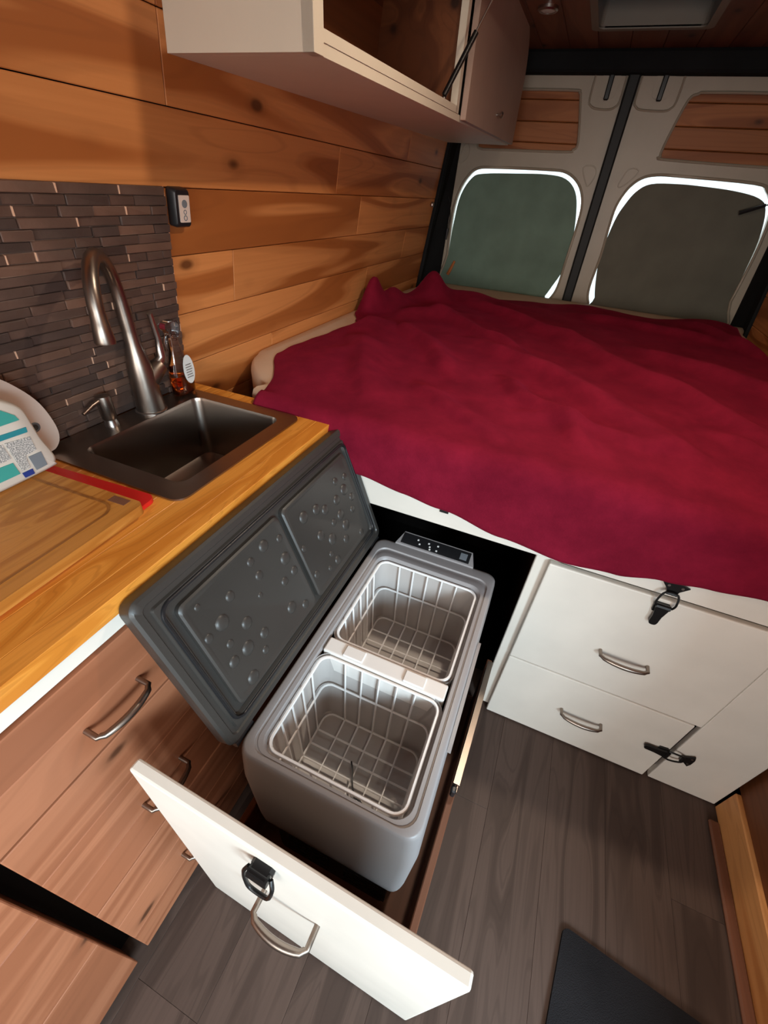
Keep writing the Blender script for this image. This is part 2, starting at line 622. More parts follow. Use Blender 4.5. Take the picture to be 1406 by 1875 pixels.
make('fan_ring', tube([(cx + 0.15 * math.cos(a * math.pi / 12), cy + 0.15 * math.sin(a * math.pi / 12), CEIL + 0.066) for a in range(24)], 0.006, 6, True), 'black_plastic', vt, 60)
for k in range(5):
    a = 2 * math.pi * k / 5
    M = Matrix.Translation((cx, cy, CEIL + 0.06)) @ Matrix.Rotation(a, 4, 'Z') @ Matrix.Rotation(0.35, 4, 'X')
    make('fan_blade', xf(box((0.03, -0.022, -0.001), (0.14, 0.022, 0.001)), M), 'black_plastic', vt)
make('hub', lathe([(0.03, 0), (0.03, 0.02)], 16, (cx, cy, CEIL + 0.048)), 'black_plastic', vt, 40)
# puck lamps
m, nt, b = new_mat('lamp_glow')
b.inputs['Base Color'].default_value = (0.9, 0.85, 0.75, 1)
b.inputs['Emission Color'].default_value = (1.0, 0.82, 0.62, 1)
b.inputs['Emission Strength'].default_value = 12.0


def puck(label, x, y, watts=0.0):
    pk = thing('puck_lamp', label, 'lamp', (x, y, CEIL - 0.012))
    make('rim', lathe([(0.036, 0.012), (0.036, 0.004), (0.032, 0.0), (0.026, 0.0), (0.026, 0.004)], 28, (x, y, CEIL - 0.012)), 'steel', pk, 40)
    make('diffuser', lathe([(0.0255, 0.006), (0.0255, 0.002), (0.018, 0.0005)], 24, (x, y, CEIL - 0.012)), 'lamp_glow' if watts else 'white_plastic', pk, 40)
    if watts:
        l = bpy.data.lights.new('puck_light', 'AREA')
        l.shape = 'DISK'
        l.size = 0.06
        l.energy = watts
        l.color = (1.0, 0.84, 0.66)
        o = bpy.data.objects.new('puck_light', l)
        COL.objects.link(o)
        o.parent = pk
        o.location = (0, 0, -0.004)
    return pk


puck('small unlit round puck lamp in the ceiling beside the roof vent', -0.385, 2.33)
puck('lit puck lamp in the ceiling above the foot of the bed', 0.14, 1.02, 8.0)
puck('lit puck lamp in the ceiling beside the open side doorway', 0.40, -0.20, 2.0)

# ---------------------------------------------------------------- rear doors
LH = [(-0.79, 0.84), (-0.795, 1.05), (-0.797, 1.25), (-0.778, 1.359), (-0.738, 1.431), (-0.687, 1.467), (-0.585, 1.475), (-0.322, 1.480), (-0.223, 1.474), (-0.150, 1.432), (-0.109, 1.366), (-0.098, 1.28), (-0.104, 1.08), (-0.108, 0.96), (-0.135, 0.89), (-0.19, 0.84)]
LC = [(-0.787, 0.86), (-0.790, 1.05), (-0.783, 1.22), (-0.765, 1.345), (-0.714, 1.425), (-0.651, 1.446), (-0.480, 1.456), (-0.317, 1.461), (-0.219, 1.448), (-0.156, 1.399), (-0.122, 1.314), (-0.100, 1.18), (-0.104, 1.05), (-0.138, 0.96), (-0.165, 0.90), (-0.19, 0.86)]
RH = [(0.15, 0.84), (0.085, 0.90), (0.062, 0.98), (0.067, 1.133), (0.061, 1.262), (0.062, 1.353), (0.089, 1.426), (0.134, 1.470), (0.198, 1.487), (0.305, 1.488), (0.615, 1.480), (0.678, 1.456), (0.725, 1.40), (0.745, 1.33), (0.757, 1.2), (0.757, 1.0), (0.757, 0.84)]
RC = [(0.145, 0.86), (0.108, 0.93), (0.078, 1.04), (0.066, 1.14), (0.078, 1.29), (0.101, 1.363), (0.134, 1.420), (0.188, 1.452), (0.300, 1.459), (0.405, 1.457), (0.55, 1.448), (0.659, 1.428), (0.708, 1.387), (0.742, 1.27), (0.752, 1.12), (0.752, 1.0), (0.752, 0.86)]
LPan = [(-0.71, 1.56), (-0.69, 1.548), (-0.63, 1.547), (-0.26, 1.553), (-0.222, 1.562), (-0.206, 1.592), (-0.246, 1.745), (-0.258, 1.768), (-0.29, 1.776), (-0.60, 1.776), (-0.66, 1.77), (-0.70, 1.72), (-0.715, 1.62)]
RPan = [(0.181, 1.578), (0.184, 1.556), (0.21, 1.545), (0.63, 1.538), (0.665, 1.55), (0.675, 1.58), (0.66, 1.72), (0.64, 1.76), (0.60, 1.775), (0.29, 1.776), (0.245, 1.770), (0.214, 1.748), (0.19, 1.64)]
sm = lambda l: [(p[0], p[1]) for p in spline([(a, b_, 0) for a, b_ in l], 4)]


def rear_door(name, x0, x1, hole, cover, pan, mirror):
    H, P = sm(hole), sm(pan)
    d = struct(make(name, prism([(x0, 0.0), (x1, 0.0), (x1, 1.95), (x0, 1.95)], RY, RY + 0.05, 'y', [H, P]), 'door_metal', smooth=35))
    # rolled lip round the window and round the upper panel
    make('window_lip', tube([(p[0], RY - 0.001, p[1]) for p in H], 0.007, 6, True), 'door_metal', d, 60)
    make('panel_lip', tube([(p[0], RY - 0.001, p[1]) for p in P], 0.006, 6, True), 'door_metal', d, 60)
    make('backer', box((min(p[0] for p in P) - 0.02, RY + 0.052, 1.50), (max(p[0] for p in P) + 0.02, RY + 0.058, 1.81)), 'dark_cavity', d)
    zs = [1.50, 1.585, 1.665, 1.745, 1.80]
    px0, px1 = min(p[0] for p in P) - 0.02, max(p[0] for p in P) + 0.02
    for a, b_ in zip(zs[:-1], zs[1:]):
        make('board', box((px0, RY + 0.018, a + 0.001), (px1, RY + 0.032, b_ - 0.001), 0.003), 'pine_door', d)
    return d


dl = rear_door('door_1', -0.99, -0.038, LH, LC, LPan, False)
dr = rear_door('door_2', -0.036, 0.95, RH, RC, RPan, True)
for d, xs, zt, pts in ((dl, (-0.205, -0.07), 1.815, None), (dr, (-0.005, 0.168), 1.815, None)):
    x0, x1 = xs
    u = [(x0, RY - 0.002, 1.83), (x0, RY - 0.002, 1.745), (x0 + 0.012, RY - 0.002, 1.724), (x0 + 0.04, RY - 0.002, 1.714), (x1 - 0.04, RY - 0.002, 1.712), (x1 - 0.012, RY - 0.002, 1.722), (x1, RY - 0.002, 1.745), (x1, RY - 0.002, 1.83)]
    make('latch_recess', tube(spline(u, 4, False), 0.005, 6), 'door_metal', d, 60)
    xm = x0 + 0.072 if d is dl else x0 + 0.098
    make('latch_pad', prism(sm([(xm - 0.035, 1.83), (xm - 0.035, 1.77), (xm - 0.02, 1.752), (xm + 0.025, 1.752), (xm + 0.035, 1.775), (xm + 0.035, 1.83)]), RY - 0.004, RY, 'y'), 'door_metal', d)
    make('latch_rod', box((xm - 0.011, RY - 0.02, 1.742), (xm + 0.011, RY - 0.004, 1.83), 0.004), 'black_plastic', d)
for d, tri in ((dl, [(-0.150, 1.497), (-0.100, 1.505), (-0.080, 1.475), (-0.098, 1.430), (-0.112, 1.432)]), (dr, [(0.041, 1.434), (0.043, 1.452), (0.066, 1.503), (0.112, 1.499), (0.092, 1.462), (0.055, 1.432)]),
               (dl, [(-0.80, 1.485), (-0.79, 1.55), (-0.765, 1.565), (-0.75, 1.53), (-0.765, 1.50)])):
    make('pressed_mark', tube([(p.x, RY - 0.001, p.y) for p in spline([(a, b_, 0) for a, b_ in tri], 3)], 0.0028, 5, True), 'door_metal', d, 60)
w1 = struct(make('window_1', box((-0.83, RY + 0.056, 0.82), (-0.06, RY + 0.060, 1.52)), 'window_glass'))
w2 = struct(make('window_2', box((0.02, RY + 0.056, 0.82), (0.80, RY + 0.060, 1.53)), 'window_glass'))
cv = thing('window_cover', 'greenish insulating window cover fitted in the left rear door', 'window cover', (-0.45, RY + 0.01, 0.86))
make('panel', prism(sm(LC), RY + 0.004, RY + 0.022, 'y'), 'cover_green', cv)
make('pull_tab', tube([(-0.775, RY - 0.001, 0.945), (-0.765, RY - 0.002, 0.965), (-0.742, RY - 0.002, 1.02)], [0.010, 0.010, 0.007], 6), 'orange_wood', cv)
cv2 = thing('window_cover', 'olive grey insulating window cover fitted in the right rear door', 'window cover', (0.41, RY + 0.01, 0.86))
make('panel', prism(sm(RC), RY + 0.004, RY + 0.022, 'y'), 'cover_olive', cv2)
struct(make('trim_2', prism([(-0.063, RY - 0.02), (-0.055, RY - 0.026), (-0.019, RY - 0.026), (-0.011, RY - 0.02), (-0.011, RY), (-0.063, RY)], 0.60, 1.86, 'z'), 'rubber_seal'))
# felt covered pillars and header


def pillar(name, xs0, xs1):
    z0, z1 = 0.0, 1.90
    def ring(z):
        t = (z - 0.9)
        return [(x + s * t, y, z) for x, y, s in xs0]
    return struct(make(name, loft([ring(z0), ring(z1)], True, True), 'black_felt'))


pillar('trim_3', [(-0.93, 2.66, 0.136), (-0.883, 2.655, 0.136), (-0.868, 2.665, 0.126), (-0.826, 2.905, 0.035), (-0.826, 2.93, 0.035), (-0.93, 2.93, 0.136)], None)
pillar('trim_4', [(0.86, 2.66, -0.10), (0.822, 2.655, -0.10), (0.812, 2.665, -0.09), (0.808, 2.905, -0.055), (0.808, 2.93, -0.055), (0.86, 2.93, -0.10)], None)
struct(make('trim_5', prism([(2.865, 1.825), (2.855, 1.835), (2.855, 1.888), (2.865, 1.899), (2.929, 1.899), (2.929, 1.825)], -0.80, 0.76, 'x'), 'black_felt'))
# cords with toggles hanging by the covers
cdl = thing('hanging_cord', 'thin black cord with toggle hanging on the left pillar', 'cord', (-0.80, 2.86, 1.14))
pts = spline([(-0.80, 2.80, 1.33), (-0.794, 2.83, 1.30), (-0.790, 2.86, 1.24), (-0.798, 2.87, 1.17)], 5, False)
make('cord', tube(pts, 0.003, 6), 'black_plastic', cdl, 60)
make('toggle', tube([(-0.798, 2.868, 1.185), (-0.801, 2.868, 1.13)], [0.009, 0.007], 8), 'black_plastic', cdl, 40)
make('hook', lathe([(0.008, 0), (0.010, 0.006), (0.010, 0.016), (0.004, 0.022)], 10, (-0.823, 2.60, 1.285)), 'steel', cdl, 60)
cdr = thing('hanging_cord', 'thin black cord with toggle reaching over the right window cover', 'cord', (0.70, 2.88, 1.37))
make('cord', tube(spline([(0.80, 2.80, 1.40), (0.74, 2.87, 1.412), (0.68, 2.895, 1.402)], 5, False), 0.003, 6), 'black_plastic', cdr, 60)
make('toggle', tube([(0.69, 2.895, 1.404), (0.602, 2.90, 1.368)], [0.007, 0.009], 8), 'black_plastic', cdr, 40)

# ---------------------------------------------------------------- small hardware


def handle(parent, a, b_, out, rise=0.03, r=0.0048, z=None):
    """bow handle: one bent bar from post a to post b standing off along 'out'"""
    a, b_, out = Vector(a), Vector(b_), Vector(out).normalized()
    d = (b_ - a).normalized()
    L = (b_ - a).length
    pts, rad = [a - out * 0.001, a + out * (rise * 0.5), a + out * (rise * 0.86), a + out * (rise - 0.002) + d * (r * 0.7)], [r * 0.9] * 4
    for k in range(1, 12):
        t = k / 12
        q = max(0, 1 - ((t - 0.5) / 0.5) ** 2)
        pts.append(a + d * (L * t) + out * (rise + 0.009 * q))
        rad.append(r * (0.95 + 0.3 * q))
    pts += [b_ + out * (rise - 0.002) - d * (r * 0.7), b_ + out * (rise * 0.86), b_ + out * (rise * 0.5), b_ - out * 0.001]
    rad += [r * 0.9] * 4
    return make('handle', tube(pts, rad, 10), 'brushed_steel', parent, 50)


def latch(parent, M, closed=True):
    """butterfly draw latch, local frame: +y towards the catch, +z out of the face"""
    T = lambda g: xf(g, M)
    body = make('latch', T(prism([(-0.014, -0.022), (0.014, -0.022), (0.017, -0.002), (0.012, 0.004), (-0.012, 0.004), (-0.017, -0.002)], 0.0, 0.006, 'z')), 'black_metal', parent)
    if closed:
        make('lever', T(join(prism(sm([(-0.012, 0.002), (0.012, 0.002), (0.012, -0.012), (0.009, -0.03), (0.008, -0.052), (0, -0.057), (-0.008, -0.052), (-0.009, -0.03), (-0.012, -0.012)]), 0.006, 0.013, 'z'),
                             tube([(-0.014, 0.0, 0.010), (0.014, 0.0, 0.010)], 0.006, 8))), 'black_metal', body, 40)
        make('bail', T(tube(spline([(-0.016, 0.0, 0.010), (-0.019, 0.014, 0.011), (-0.012, 0.04, 0.008), (0.012, 0.04, 0.008), (0.019, 0.014, 0.011), (0.016, 0.0, 0.010)], 4, False), 0.0024, 6)), 'black_metal', body, 60)
        make('catch', T(join(prism([(-0.010, 0.036), (0.010, 0.036), (0.012, 0.046), (0.026, 0.062), (0.012, 0.066), (-0.012, 0.066), (-0.026, 0.062), (-0.012, 0.046)], 0.0, 0.004, 'z'),
                             tube([(-0.010, 0.039, 0.006), (0.010, 0.039, 0.006)], 0.004, 8))), 'black_metal', body, 40)
        for sx in (-1, 1):
            make('screw', T(lathe([(0.003, 0.004), (0.003, 0.0052)], 8, (sx * 0.013, 0.058, 0))), 'steel', body)
    else:
        make('lever', T(join(prism([(-0.012, -0.024), (0.012, -0.024), (0.012, 0.004), (-0.012, 0.004)], 0.006, 0.016, 'z'), tube([(-0.015, -0.004, 0.012), (0.015, -0.004, 0.012)], 0.0085, 8))), 'black_metal', body, 40)
        make('bail', T(tube(spline([(-0.017, -0.002, 0.010), (-0.022, -0.012, 0.016), (-0.019, -0.034, 0.020), (-0.012, -0.048, 0.022), (0.012, -0.048, 0.022), (0.019, -0.034, 0.020), (0.022, -0.012, 0.016), (0.017, -0.002, 0.010)], 4, False), 0.003, 6)), 'black_metal', body, 60)
    return body


def frame_m(o, right, up):
    r_, u_ = Vector(right).normalized(), Vector(up).normalized()
    n = r_.cross(u_)
    return Matrix(((r_.x, u_.x, n.x, o[0]), (r_.y, u_.y, n.y, o[1]), (r_.z, u_.z, n.z, o[2]), (0, 0, 0, 1)))


# ---------------------------------------------------------------- bed platform
bp_ = thing('bed_platform', 'white painted bed platform with two latched drawers under the red blanket', 'bed', (0.2, 1.8, 0.0))
make('front_board', box((-0.445, YB + 0.004, 0.690), (0.808, YB + 0.022, 0.776), 0.002), 'white_paint', bp_)
make('deck', box((-0.78, YB + 0.024, 0.762), (0.808, 2.63, 0.776), 0.002), 'dark_wood', bp_)
make('stile', box((0.095, YB + 0.016, 0.012), (0.150, YB + 0.034, 0.689), 0.002), 'white_paint', bp_)
make('divider', box((0.112, YB + 0.036, 0.0), (0.130, 2.60, 0.761), 0.001), 'dark_wood', bp_)
make('back_panel', box((-0.78, 2.61, 0.0), (0.808, 2.629, 0.761)), 'dark_wood', bp_)
make('side_panel', box((-0.80, 0.845, 0.0), (-0.782, 2.60, 0.761)), 'dark_wood', bp_)
make('cavity_shade', box((-0.770, 1.60, 0.0), (0.110, 1.61, 0.761)), 'dark_cavity', bp_)  # near-black sheet stands in for the shade under the bed
make('right_panel', box((0.6195, YB, 0.003), (0.798, YB + 0.018, 0.687), 0.003, 2), 'white_paint', bp_)
make('bottom_rail', box((0.152, YB + 0.020, 0.008), (0.79, YB + 0.034, 0.05)), 'white_paint', bp_)
d1 = make('drawer', box((0.126, YB - 0.004, 0.3155), (0.6165, YB + 0.014, 0.684), 0.003, 2), 'white_paint', bp_)
handle(d1, (0.318, YB - 0.004, 0.466), (0.427, YB - 0.004, 0.466), (0, -1, 0), 0.022)
make('drawer_box', box((0.16, YB + 0.04, 0.34), (0.60, 1.30, 0.62)), 'dark_wood', d1)
d2 = make('drawer', box((0.126, YB - 0.004, 0.005), (0.6045, YB + 0.014, 0.3115), 0.003, 2), 'white_paint', bp_)
handle(d2, (0.318, YB - 0.004, 0.168), (0.427, YB - 0.004, 0.168), (0, -1, 0), 0.022)
make('drawer_box', box((0.16, YB + 0.04, 0.06), (0.60, 1.30, 0.29)), 'dark_wood', d2)
latch(bp_, frame_m((0.372, YB - 0.004, 0.672), (1, 0, 0), (0.0, 0, 1)))
latch(bp_, frame_m((0.600, YB - 0.004, 0.166), (0, 0, -1), (1, 0, 0)))
make('strike_slot', box((-0.152, YB + 0.002, 0.732), (-0.130, YB + 0.006, 0.746)), 'black_plastic', bp_)

# ---------------------------------------------------------------- mattress and blanket
mo = [(-0.58, 0.850), (0.785, 0.850), (0.795, 0.87), (0.795, 2.62), (0.78, 2.80), (-0.80, 2.82), (-0.845, 2.62), (-0.878, 2.3), (-0.882, 1.24), (-0.872, 1.10), (-0.82, 1.00), (-0.70, 0.90)]
mo = [(p.x, p.y) for p in spline([(a, b_, 0) for a, b_ in mo], 3)]
cxm, cym = 0.0, 1.8
shr = lambda k: [(cxm + (x - cxm) * (1 - k), cym + (y - cym) * (1 - k)) for x, y in mo]
tag(make('mattress', loft([rz(shr(0.012), 0.778), rz(shr(0.0), 0.79), rz(shr(0.0), 0.892), rz(shr(0.004), 0.906), rz(shr(0.012), 0.912), rz(shr(0.05), 0.913)], True, True), 'mattress_beige', smooth=60),
    'beige mattress under the red blanket on the bed platform', 'mattress')


def lerp_tab(tab, x):
    if x <= tab[0][0]:
        return tab[0][1]
    for (a, u), (b_, v) in zip(tab[:-1], tab[1:]):
        if x <= b_:
            t = (x - a) / (b_ - a)
            t = t * t * (3 - 2 * t)
            return u + (v - u) * t
    return tab[-1][1]


HEM = [(-0.80, 0.80), (-0.36, 0.790), (-0.24, 0.776), (-0.146, 0.762), (0.002, 0.734), (0.143, 0.718), (0.25, 0.728), (0.337, 0.752), (0.415, 0.763), (0.509, 0.777), (0.80, 0.80)]
XL = [(0.78, -0.66), (0.90, -0.745), (1.06, -0.805), (1.16, -0.808), (1.42, -0.788), (1.57, -0.762), (1.66, -0.79), (1.74, -0.835), (1.86, -0.852), (2.10, -0.845), (2.30, -0.80), (2.45, -0.74), (2.9, -0.62)]
YR = [(-0.85, 2.42), (-0.66, 2.50), (-0.52, 2.50), (-0.40, 2.50), (-0.14, 2.60), (0.15, 2.70), (0.39, 2.64), (0.60, 2.74), (0.78, 2.72)]


random.seed(9)
FOLDS = [(-0.55, 1.62, -0.30, 1.28, 0.05, 0.014), (-0.20, 1.55, 0.25, 1.10, 0.07, 0.016), (0.05, 1.75, 0.55, 1.20, 0.06, 0.014), (-0.10, 1.22, 0.10, 0.98, 0.04, 0.012),
         (0.30, 1.85, 0.72, 1.55, 0.08, 0.014), (-0.40, 2.20, 0.05, 1.85, 0.06, 0.015), (0.10, 2.35, 0.60, 2.25, 0.07, 0.013), (-0.62, 1.35, -0.45, 1.00, 0.06, 0.012),
         (0.02, 1.05, 0.30, 1.00, 0.035, 0.008), (0.45, 1.15, 0.70, 0.95, 0.05, 0.010), (-0.48, 1.90, -0.15, 1.60, 0.05, 0.014), (-0.30, 1.08, -0.12, 0.90, 0.04, 0.009), (0.55, 2.5, 0.75, 2.1, 0.06, 0.015)]


def folds(x, y):
    p = Vector((x, y, 0))
    h = 0.010 * noise.noise(p * 2.2 + Vector((3, 1, 0)))
    # long soft creases, each with its own course
    for (ax_, ay_, bx_, by_, wd, am) in FOLDS:
        dx, dy = bx_ - ax_, by_ - ay_
        L2 = dx * dx + dy * dy
        t = ((x - ax_) * dx + (y - ay_) * dy) / L2
        if -0.3 < t < 1.3:
            L = math.sqrt(L2)
            off = ((x - ax_) * -dy + (y - ay_) * dx) / L + 0.035 * noise.noise(Vector((t * 2.3, ax_ * 9, by_ * 5)))
            fade = max(0, min(1, (t + 0.3) / 0.35)) * max(0, min(1, (1.3 - t) / 0.35))
            w = off / wd
            h += 2.3 * am * fade * (math.exp(-w * w) if w > 0 else math.exp(-w * w * 4))
    h += 0.008 * noise.noise(p * 4.5 + Vector((7, 2, 0))) + 0.0035 * noise.noise(p * 11.0)
    return max(h, -0.002) + 0.006


def gauss(x, y, cx, cy, sx, sy, rot=0.0):
    dx, dy = x - cx, y - cy
    c, s = math.cos(rot), math.sin(rot)
    u, v = (dx * c + dy * s) / sx, (-dx * s + dy * c) / sy
    return math.exp(-(u * u + v * v))


def bl_height(x, y):
    h = folds(x, y)
    h += 0.165 * gauss(x, y, -0.822, 1.84, 0.048, 0.075)
    h += 0.060 * gauss(x, y, -0.80, 2.02, 0.07, 0.12)
    h += 0.120 * gauss(x, y, -0.655, 2.22, 0.07, 0.09, 0.5)
    h += 0.045 * gauss(x, y, -0.50, 2.33, 0.20, 0.09)
    h += 0.030 * gauss(x, y, -0.55, 1.90, 0.16, 0.05, 0.4)
    h -= 0.028 * gauss(x, y, -0.735, 1.75, 0.03, 0.10, -0.3)
    h += 0.035 * gauss(x, y, -0.70, 1.58, 0.10, 0.09)
    h += 0.020 * gauss(x, y, 0.62, 2.62, 0.14, 0.10)
    h += 0.012 * gauss(x, y, 0.05, 2.60, 0.2, 0.07)
    h += 0.016 * gauss(x, y, -0.62, 1.15, 0.10, 0.25)
    return max(h, 0.003)


NX, NT, NH = 190, 210, 26
V, F = [], []
ZT, YE, RC_ = 0.914, 0.835, 0.045
for j in range(NH + NT + 1):
    for i in range(NX + 1):
        s = i / NX
        xr = 0.775 + 0.012 * math.sin(j * 0.11)
        xa = -0.66 + (xr + 0.66) * s
        if j <= NH:
            # the drop over the front edge
            y_ref = 0.80
            x = XL[0][1] + (xr - XL[0][1]) * s
            hem = lerp_tab(HEM, x)
            t = j / NH
            arc = RC_ * math.pi / 2
            tot = (ZT - RC_ - hem) + arc
            d = t * tot
            if d < ZT - RC_ - hem:
                y = YE - RC_ + 0.006 * noise.noise(Vector((x * 7, d * 4, 5))) * (1 - d / (ZT - RC_ - hem)) 
                z = hem + d
                y -= 0.000
            else:
                a = (d - (ZT - RC_ - hem)) / RC_
                y = YE - RC_ * math.cos(a)
                z = ZT - RC_ + RC_ * math.sin(a)
                z += bl_height(x, YE) * math.sin(a)
            z += 0.0
        else:
            t = (j - NH) / NT
            yr = lerp_tab(YR, xa) + 0.012 * noise.noise(Vector((xa * 9, 0, 1)))
            y = YE + (yr - YE) * t
            xl = lerp_tab(XL, y) + 0.010 * noise.noise(Vector((0, y * 11, 7)))
            xl = XL[0][1] + (xl - XL[0][1]) * min(1, t * 6 + 0.0) if t < 1 / 6 else xl
            x = xl + (xr - xl) * s
            z = ZT + bl_height(x, y)
            e = min(1, s * 30, (1 - t) * 30, (1 - s) * 30)
            z = ZT - 0.002 + (z - ZT + 0.002) * (0.25 + 0.75 * e)
        V.append((x, y, z))
for j in range(NH + NT):
    for i in range(NX):
        a = j * (NX + 1) + i
        F.append([a, a + 1, a + NX + 2, a + NX + 1])
blk = make('blanket', (V, F), 'fleece', smooth=180)
so = blk.modifiers.new('thickness', 'SOLIDIFY')
so.thickness = 0.004
so.offset = 1.0
tag(blk, 'dark red fleece blanket spread rumpled over the mattress', 'blanket')

# ---------------------------------------------------------------- slide-out drawer that carries the fridge
YAW = -0.025
sd = thing('slide_out_drawer', 'white panelled slide-out drawer pulled from under the bed, carrying the open fridge', 'drawer', (-0.135, 0.11, 0.0), (0, 0, YAW))
# own frame: x across, y back, front face at y = -0.012
fp = make('front_panel', box((-0.2475, -0.016, 0.004), (0.2475, 0.002, 0.684), 0.0035, 2), 'white_paint', sd)
handle(sd, (-0.045, -0.016, 0.455), (0.052, -0.016, 0.455), (0, -1, 0), 0.034, 0.0052)
latch(sd, frame_m((-0.020, -0.016, 0.656), (1, 0, 0), (0, 0, 1)), False)
make('tray', box((-0.222, 0.004, 0.035), (0.205, 0.70, 0.053), 0.002), 'brown_board', sd)
make('side_board', box((0.190, 0.004, 0.054), (0.205, 0.70, 0.27), 0.002), 'brown_board', sd)
make('side_board', box((-0.222, 0.004, 0.054), (-0.207, 0.70, 0.20), 0.002), 'dark_wood', sd)
rl = make('rail', join(box((0.192, 0.32, 0.272), (0.198, 0.66, 0.315), 0.001), box((0.192, 0.32, 0.312), (0.206, 0.66, 0.316)), box((0.192, 0.32, 0.271), (0.206, 0.66, 0.275))), 'brushed_steel', sd)
make('stop', box((0.192, 0.305, 0.278), (0.203, 0.319, 0.308), 0.003), 'black_plastic', rl)
make('rail', box((-0.218, 0.30, 0.201), (-0.212, 0.70, 0.235), 0.001), 'black_metal', sd)
for xx in (-0.20, 0.20):
    make('floor_runner', box((xx - 0.012, 0.30, 0.001), (xx + 0.012, 0.70, 0.034)), 'black_metal', sd)

# ---------------------------------------------------------------- fridge
FX0, FX1, FY0, FY1, FZ = -0.302, 0.025, 0.205, 0.815, 0.600
IX0, IX1, IY0, IY1 = -0.268, -0.002, 0.224, 0.742
fr = thing('portable_fridge', 'grey portable chest fridge with its lid open, standing on the slide-out drawer', 'fridge', ((FX0 + FX1) / 2, (FY0 + FY1) / 2, 0.0535))
N = 6


def fring(k, z, grow=0.0):
    a = rrect(FX0 + grow, FX1 - grow, FY0 + grow, FY1 - grow, 0.024 - grow * 0.3, N)
    b_ = rrect(IX0, IX1, IY0, IY1, 0.030, N)
    return [(p[0] + (q[0] - p[0]) * k, p[1] + (q[1] - p[1]) * k, z) for p, q in zip(a, b_)]


def sring(g, z):
    return rz(rrect(FX0 + g, FX1 - g, FY0 + g, FY1 - g, 0.024, N), z)


make('body', loft([sring(0.012, 0.262), sring(0.002, 0.275), sring(0.0, 0.31), sring(-0.004, 0.50), sring(0.0, 0.578), fring(0.06, 0.592), fring(0.14, 0.5985), fring(0.22, 0.600), fring(0.55, 0.600), fring(0.58, 0.5965), fring(0.66, 0.5965), fring(0.70, 0.598), fring(0.92, 0.598), fring(1.0, 0.592), fring(1.02, 0.585)], True, False), 'fridge_grey', fr, 40)
make('base', loft([sring(0.025, 0.055), sring(0.018, 0.062), sring(0.018, 0.268)], True, True), 'black_plastic', fr, 40)
for (vx, vy0) in ((FX0 + 0.06, 0.0), (FX0 + 0.20, 0.0)):
    g = [box((vx, FY0 + 0.0155, 0.09 + 0.016 * k), (vx + 0.10, FY0 + 0.0195, 0.098 + 0.016 * k)) for k in range(9)]
    make('vent_grille', join(*g), 'black_metal', fr)
# recessed grip on the right side
make('side_grip', prism(sm([(0.36, 0.585), (0.39, 0.555), (0.56, 0.555), (0.59, 0.585), (0.575, 0.592), (0.375, 0.592)]), FX1 - 0.001, FX1 + 0.006, 'x'), 'fridge_grey', fr, 40)
# liner: two wells
MIDY0, MIDY1 = 0.436, 0.468


def well(y0, y1):
    r0 = rrect(IX0, IX1, y0, y1, 0.028, N)
    r1 = rrect(IX0 + 0.008, IX1 - 0.008, y0 + 0.006, y1 - 0.006, 0.026, N)
    r2 = rrect(IX0 + 0.02, IX1 - 0.02, y0 + 0.018, y1 - 0.018, 0.02, N)
    return loft([rz(r0, 0.593), rz(r0, 0.570), rz(r1, 0.372), rz(r2, 0.362)], False, True)


make('liner', well(IY0, MIDY0), 'liner_white', fr, 50)
make('liner', well(MIDY1, IY1), 'liner_white', fr, 50)
dv = make('divider', box((IX0 + 0.004, MIDY0 - 0.001, 0.37), (IX1 - 0.004, MIDY1 + 0.001, 0.598), 0.003, 2), 'white_plastic', fr)
for xx in (-0.20, -0.07):
    make('clip', box((xx - 0.022, MIDY0 + 0.002, 0.597), (xx + 0.022, MIDY1 - 0.004, 0.602), 0.002), 'white_plastic', dv)
# control panel at the far end
cp = make('control_panel', loft([[(-0.252, 0.800, 0.590), (-0.036, 0.800, 0.590), (-0.036, 0.8155, 0.575), (-0.252, 0.8155, 0.575)],
                                 [(-0.250, 0.802, 0.604), (-0.038, 0.802, 0.604), (-0.038, 0.830, 0.580), (-0.250, 0.830, 0.580)],
                                 [(-0.238, 0.842, 0.615), (-0.050, 0.842, 0.615), (-0.046, 0.850, 0.590), (-0.242, 0.850, 0.590)]], True, True), 'fridge_grey', fr, 30)


def on_ctrl(u, t, off):
    # u along x, t 0..1 up the sloping face
    return (u, 0.802 + 0.040 * t, 0.604 + 0.011 * t + off)


f4 = lambda u0, u1, t0, t1, o0, o1: loft([[on_ctrl(u0, t0, o0), on_ctrl(u1, t0, o0), on_ctrl(u1, t1, o0), on_ctrl(u0, t1, o0)], [on_ctrl(u0, t0, o1), on_ctrl(u1, t0, o1), on_ctrl(u1, t1, o1), on_ctrl(u0, t1, o1)]], True, True)
ds = make('display', f4(-0.238, -0.052, 0.10, 0.90, 0.0, 0.0012), 'black_plastic', cp)
for u, t in ((-0.195, 0.62), (-0.188, 0.35), (-0.165, 0.6), (-0.160, 0.38), (-0.158, 0.2), (-0.140, 0.62), (-0.140, 0.25)):
    make('icon', f4(u - 0.0022, u + 0.0022, t - 0.05, t + 0.05, 0.0012, 0.0018), 'silicone_white', cp)
make('readout', f4(-0.078, -0.060, 0.25, 0.72, 0.0012, 0.0018), 'grey_rubber', cp)

# lid, leaning back against the worktop
hx, hz = -0.300, 0.603
ang = math.atan2(0.113, 0.287)
LL = 0.316
ML = Matrix.Translation((hx, 0, hz)) @ Matrix.Rotation(-ang, 4, 'Y')
# lid frame: z up along the lid, x = outwards from the inner face (towards the room), y along the van
LY0, LY1 = 0.202, 0.818


def lring(g, x, r=0.018):
    return [(x, p[0], p[1]) for p in rrect(LY0 + g, LY1 - g, 0.0 + g, LL - g, max(0.004, r - g * 0.5), N)]


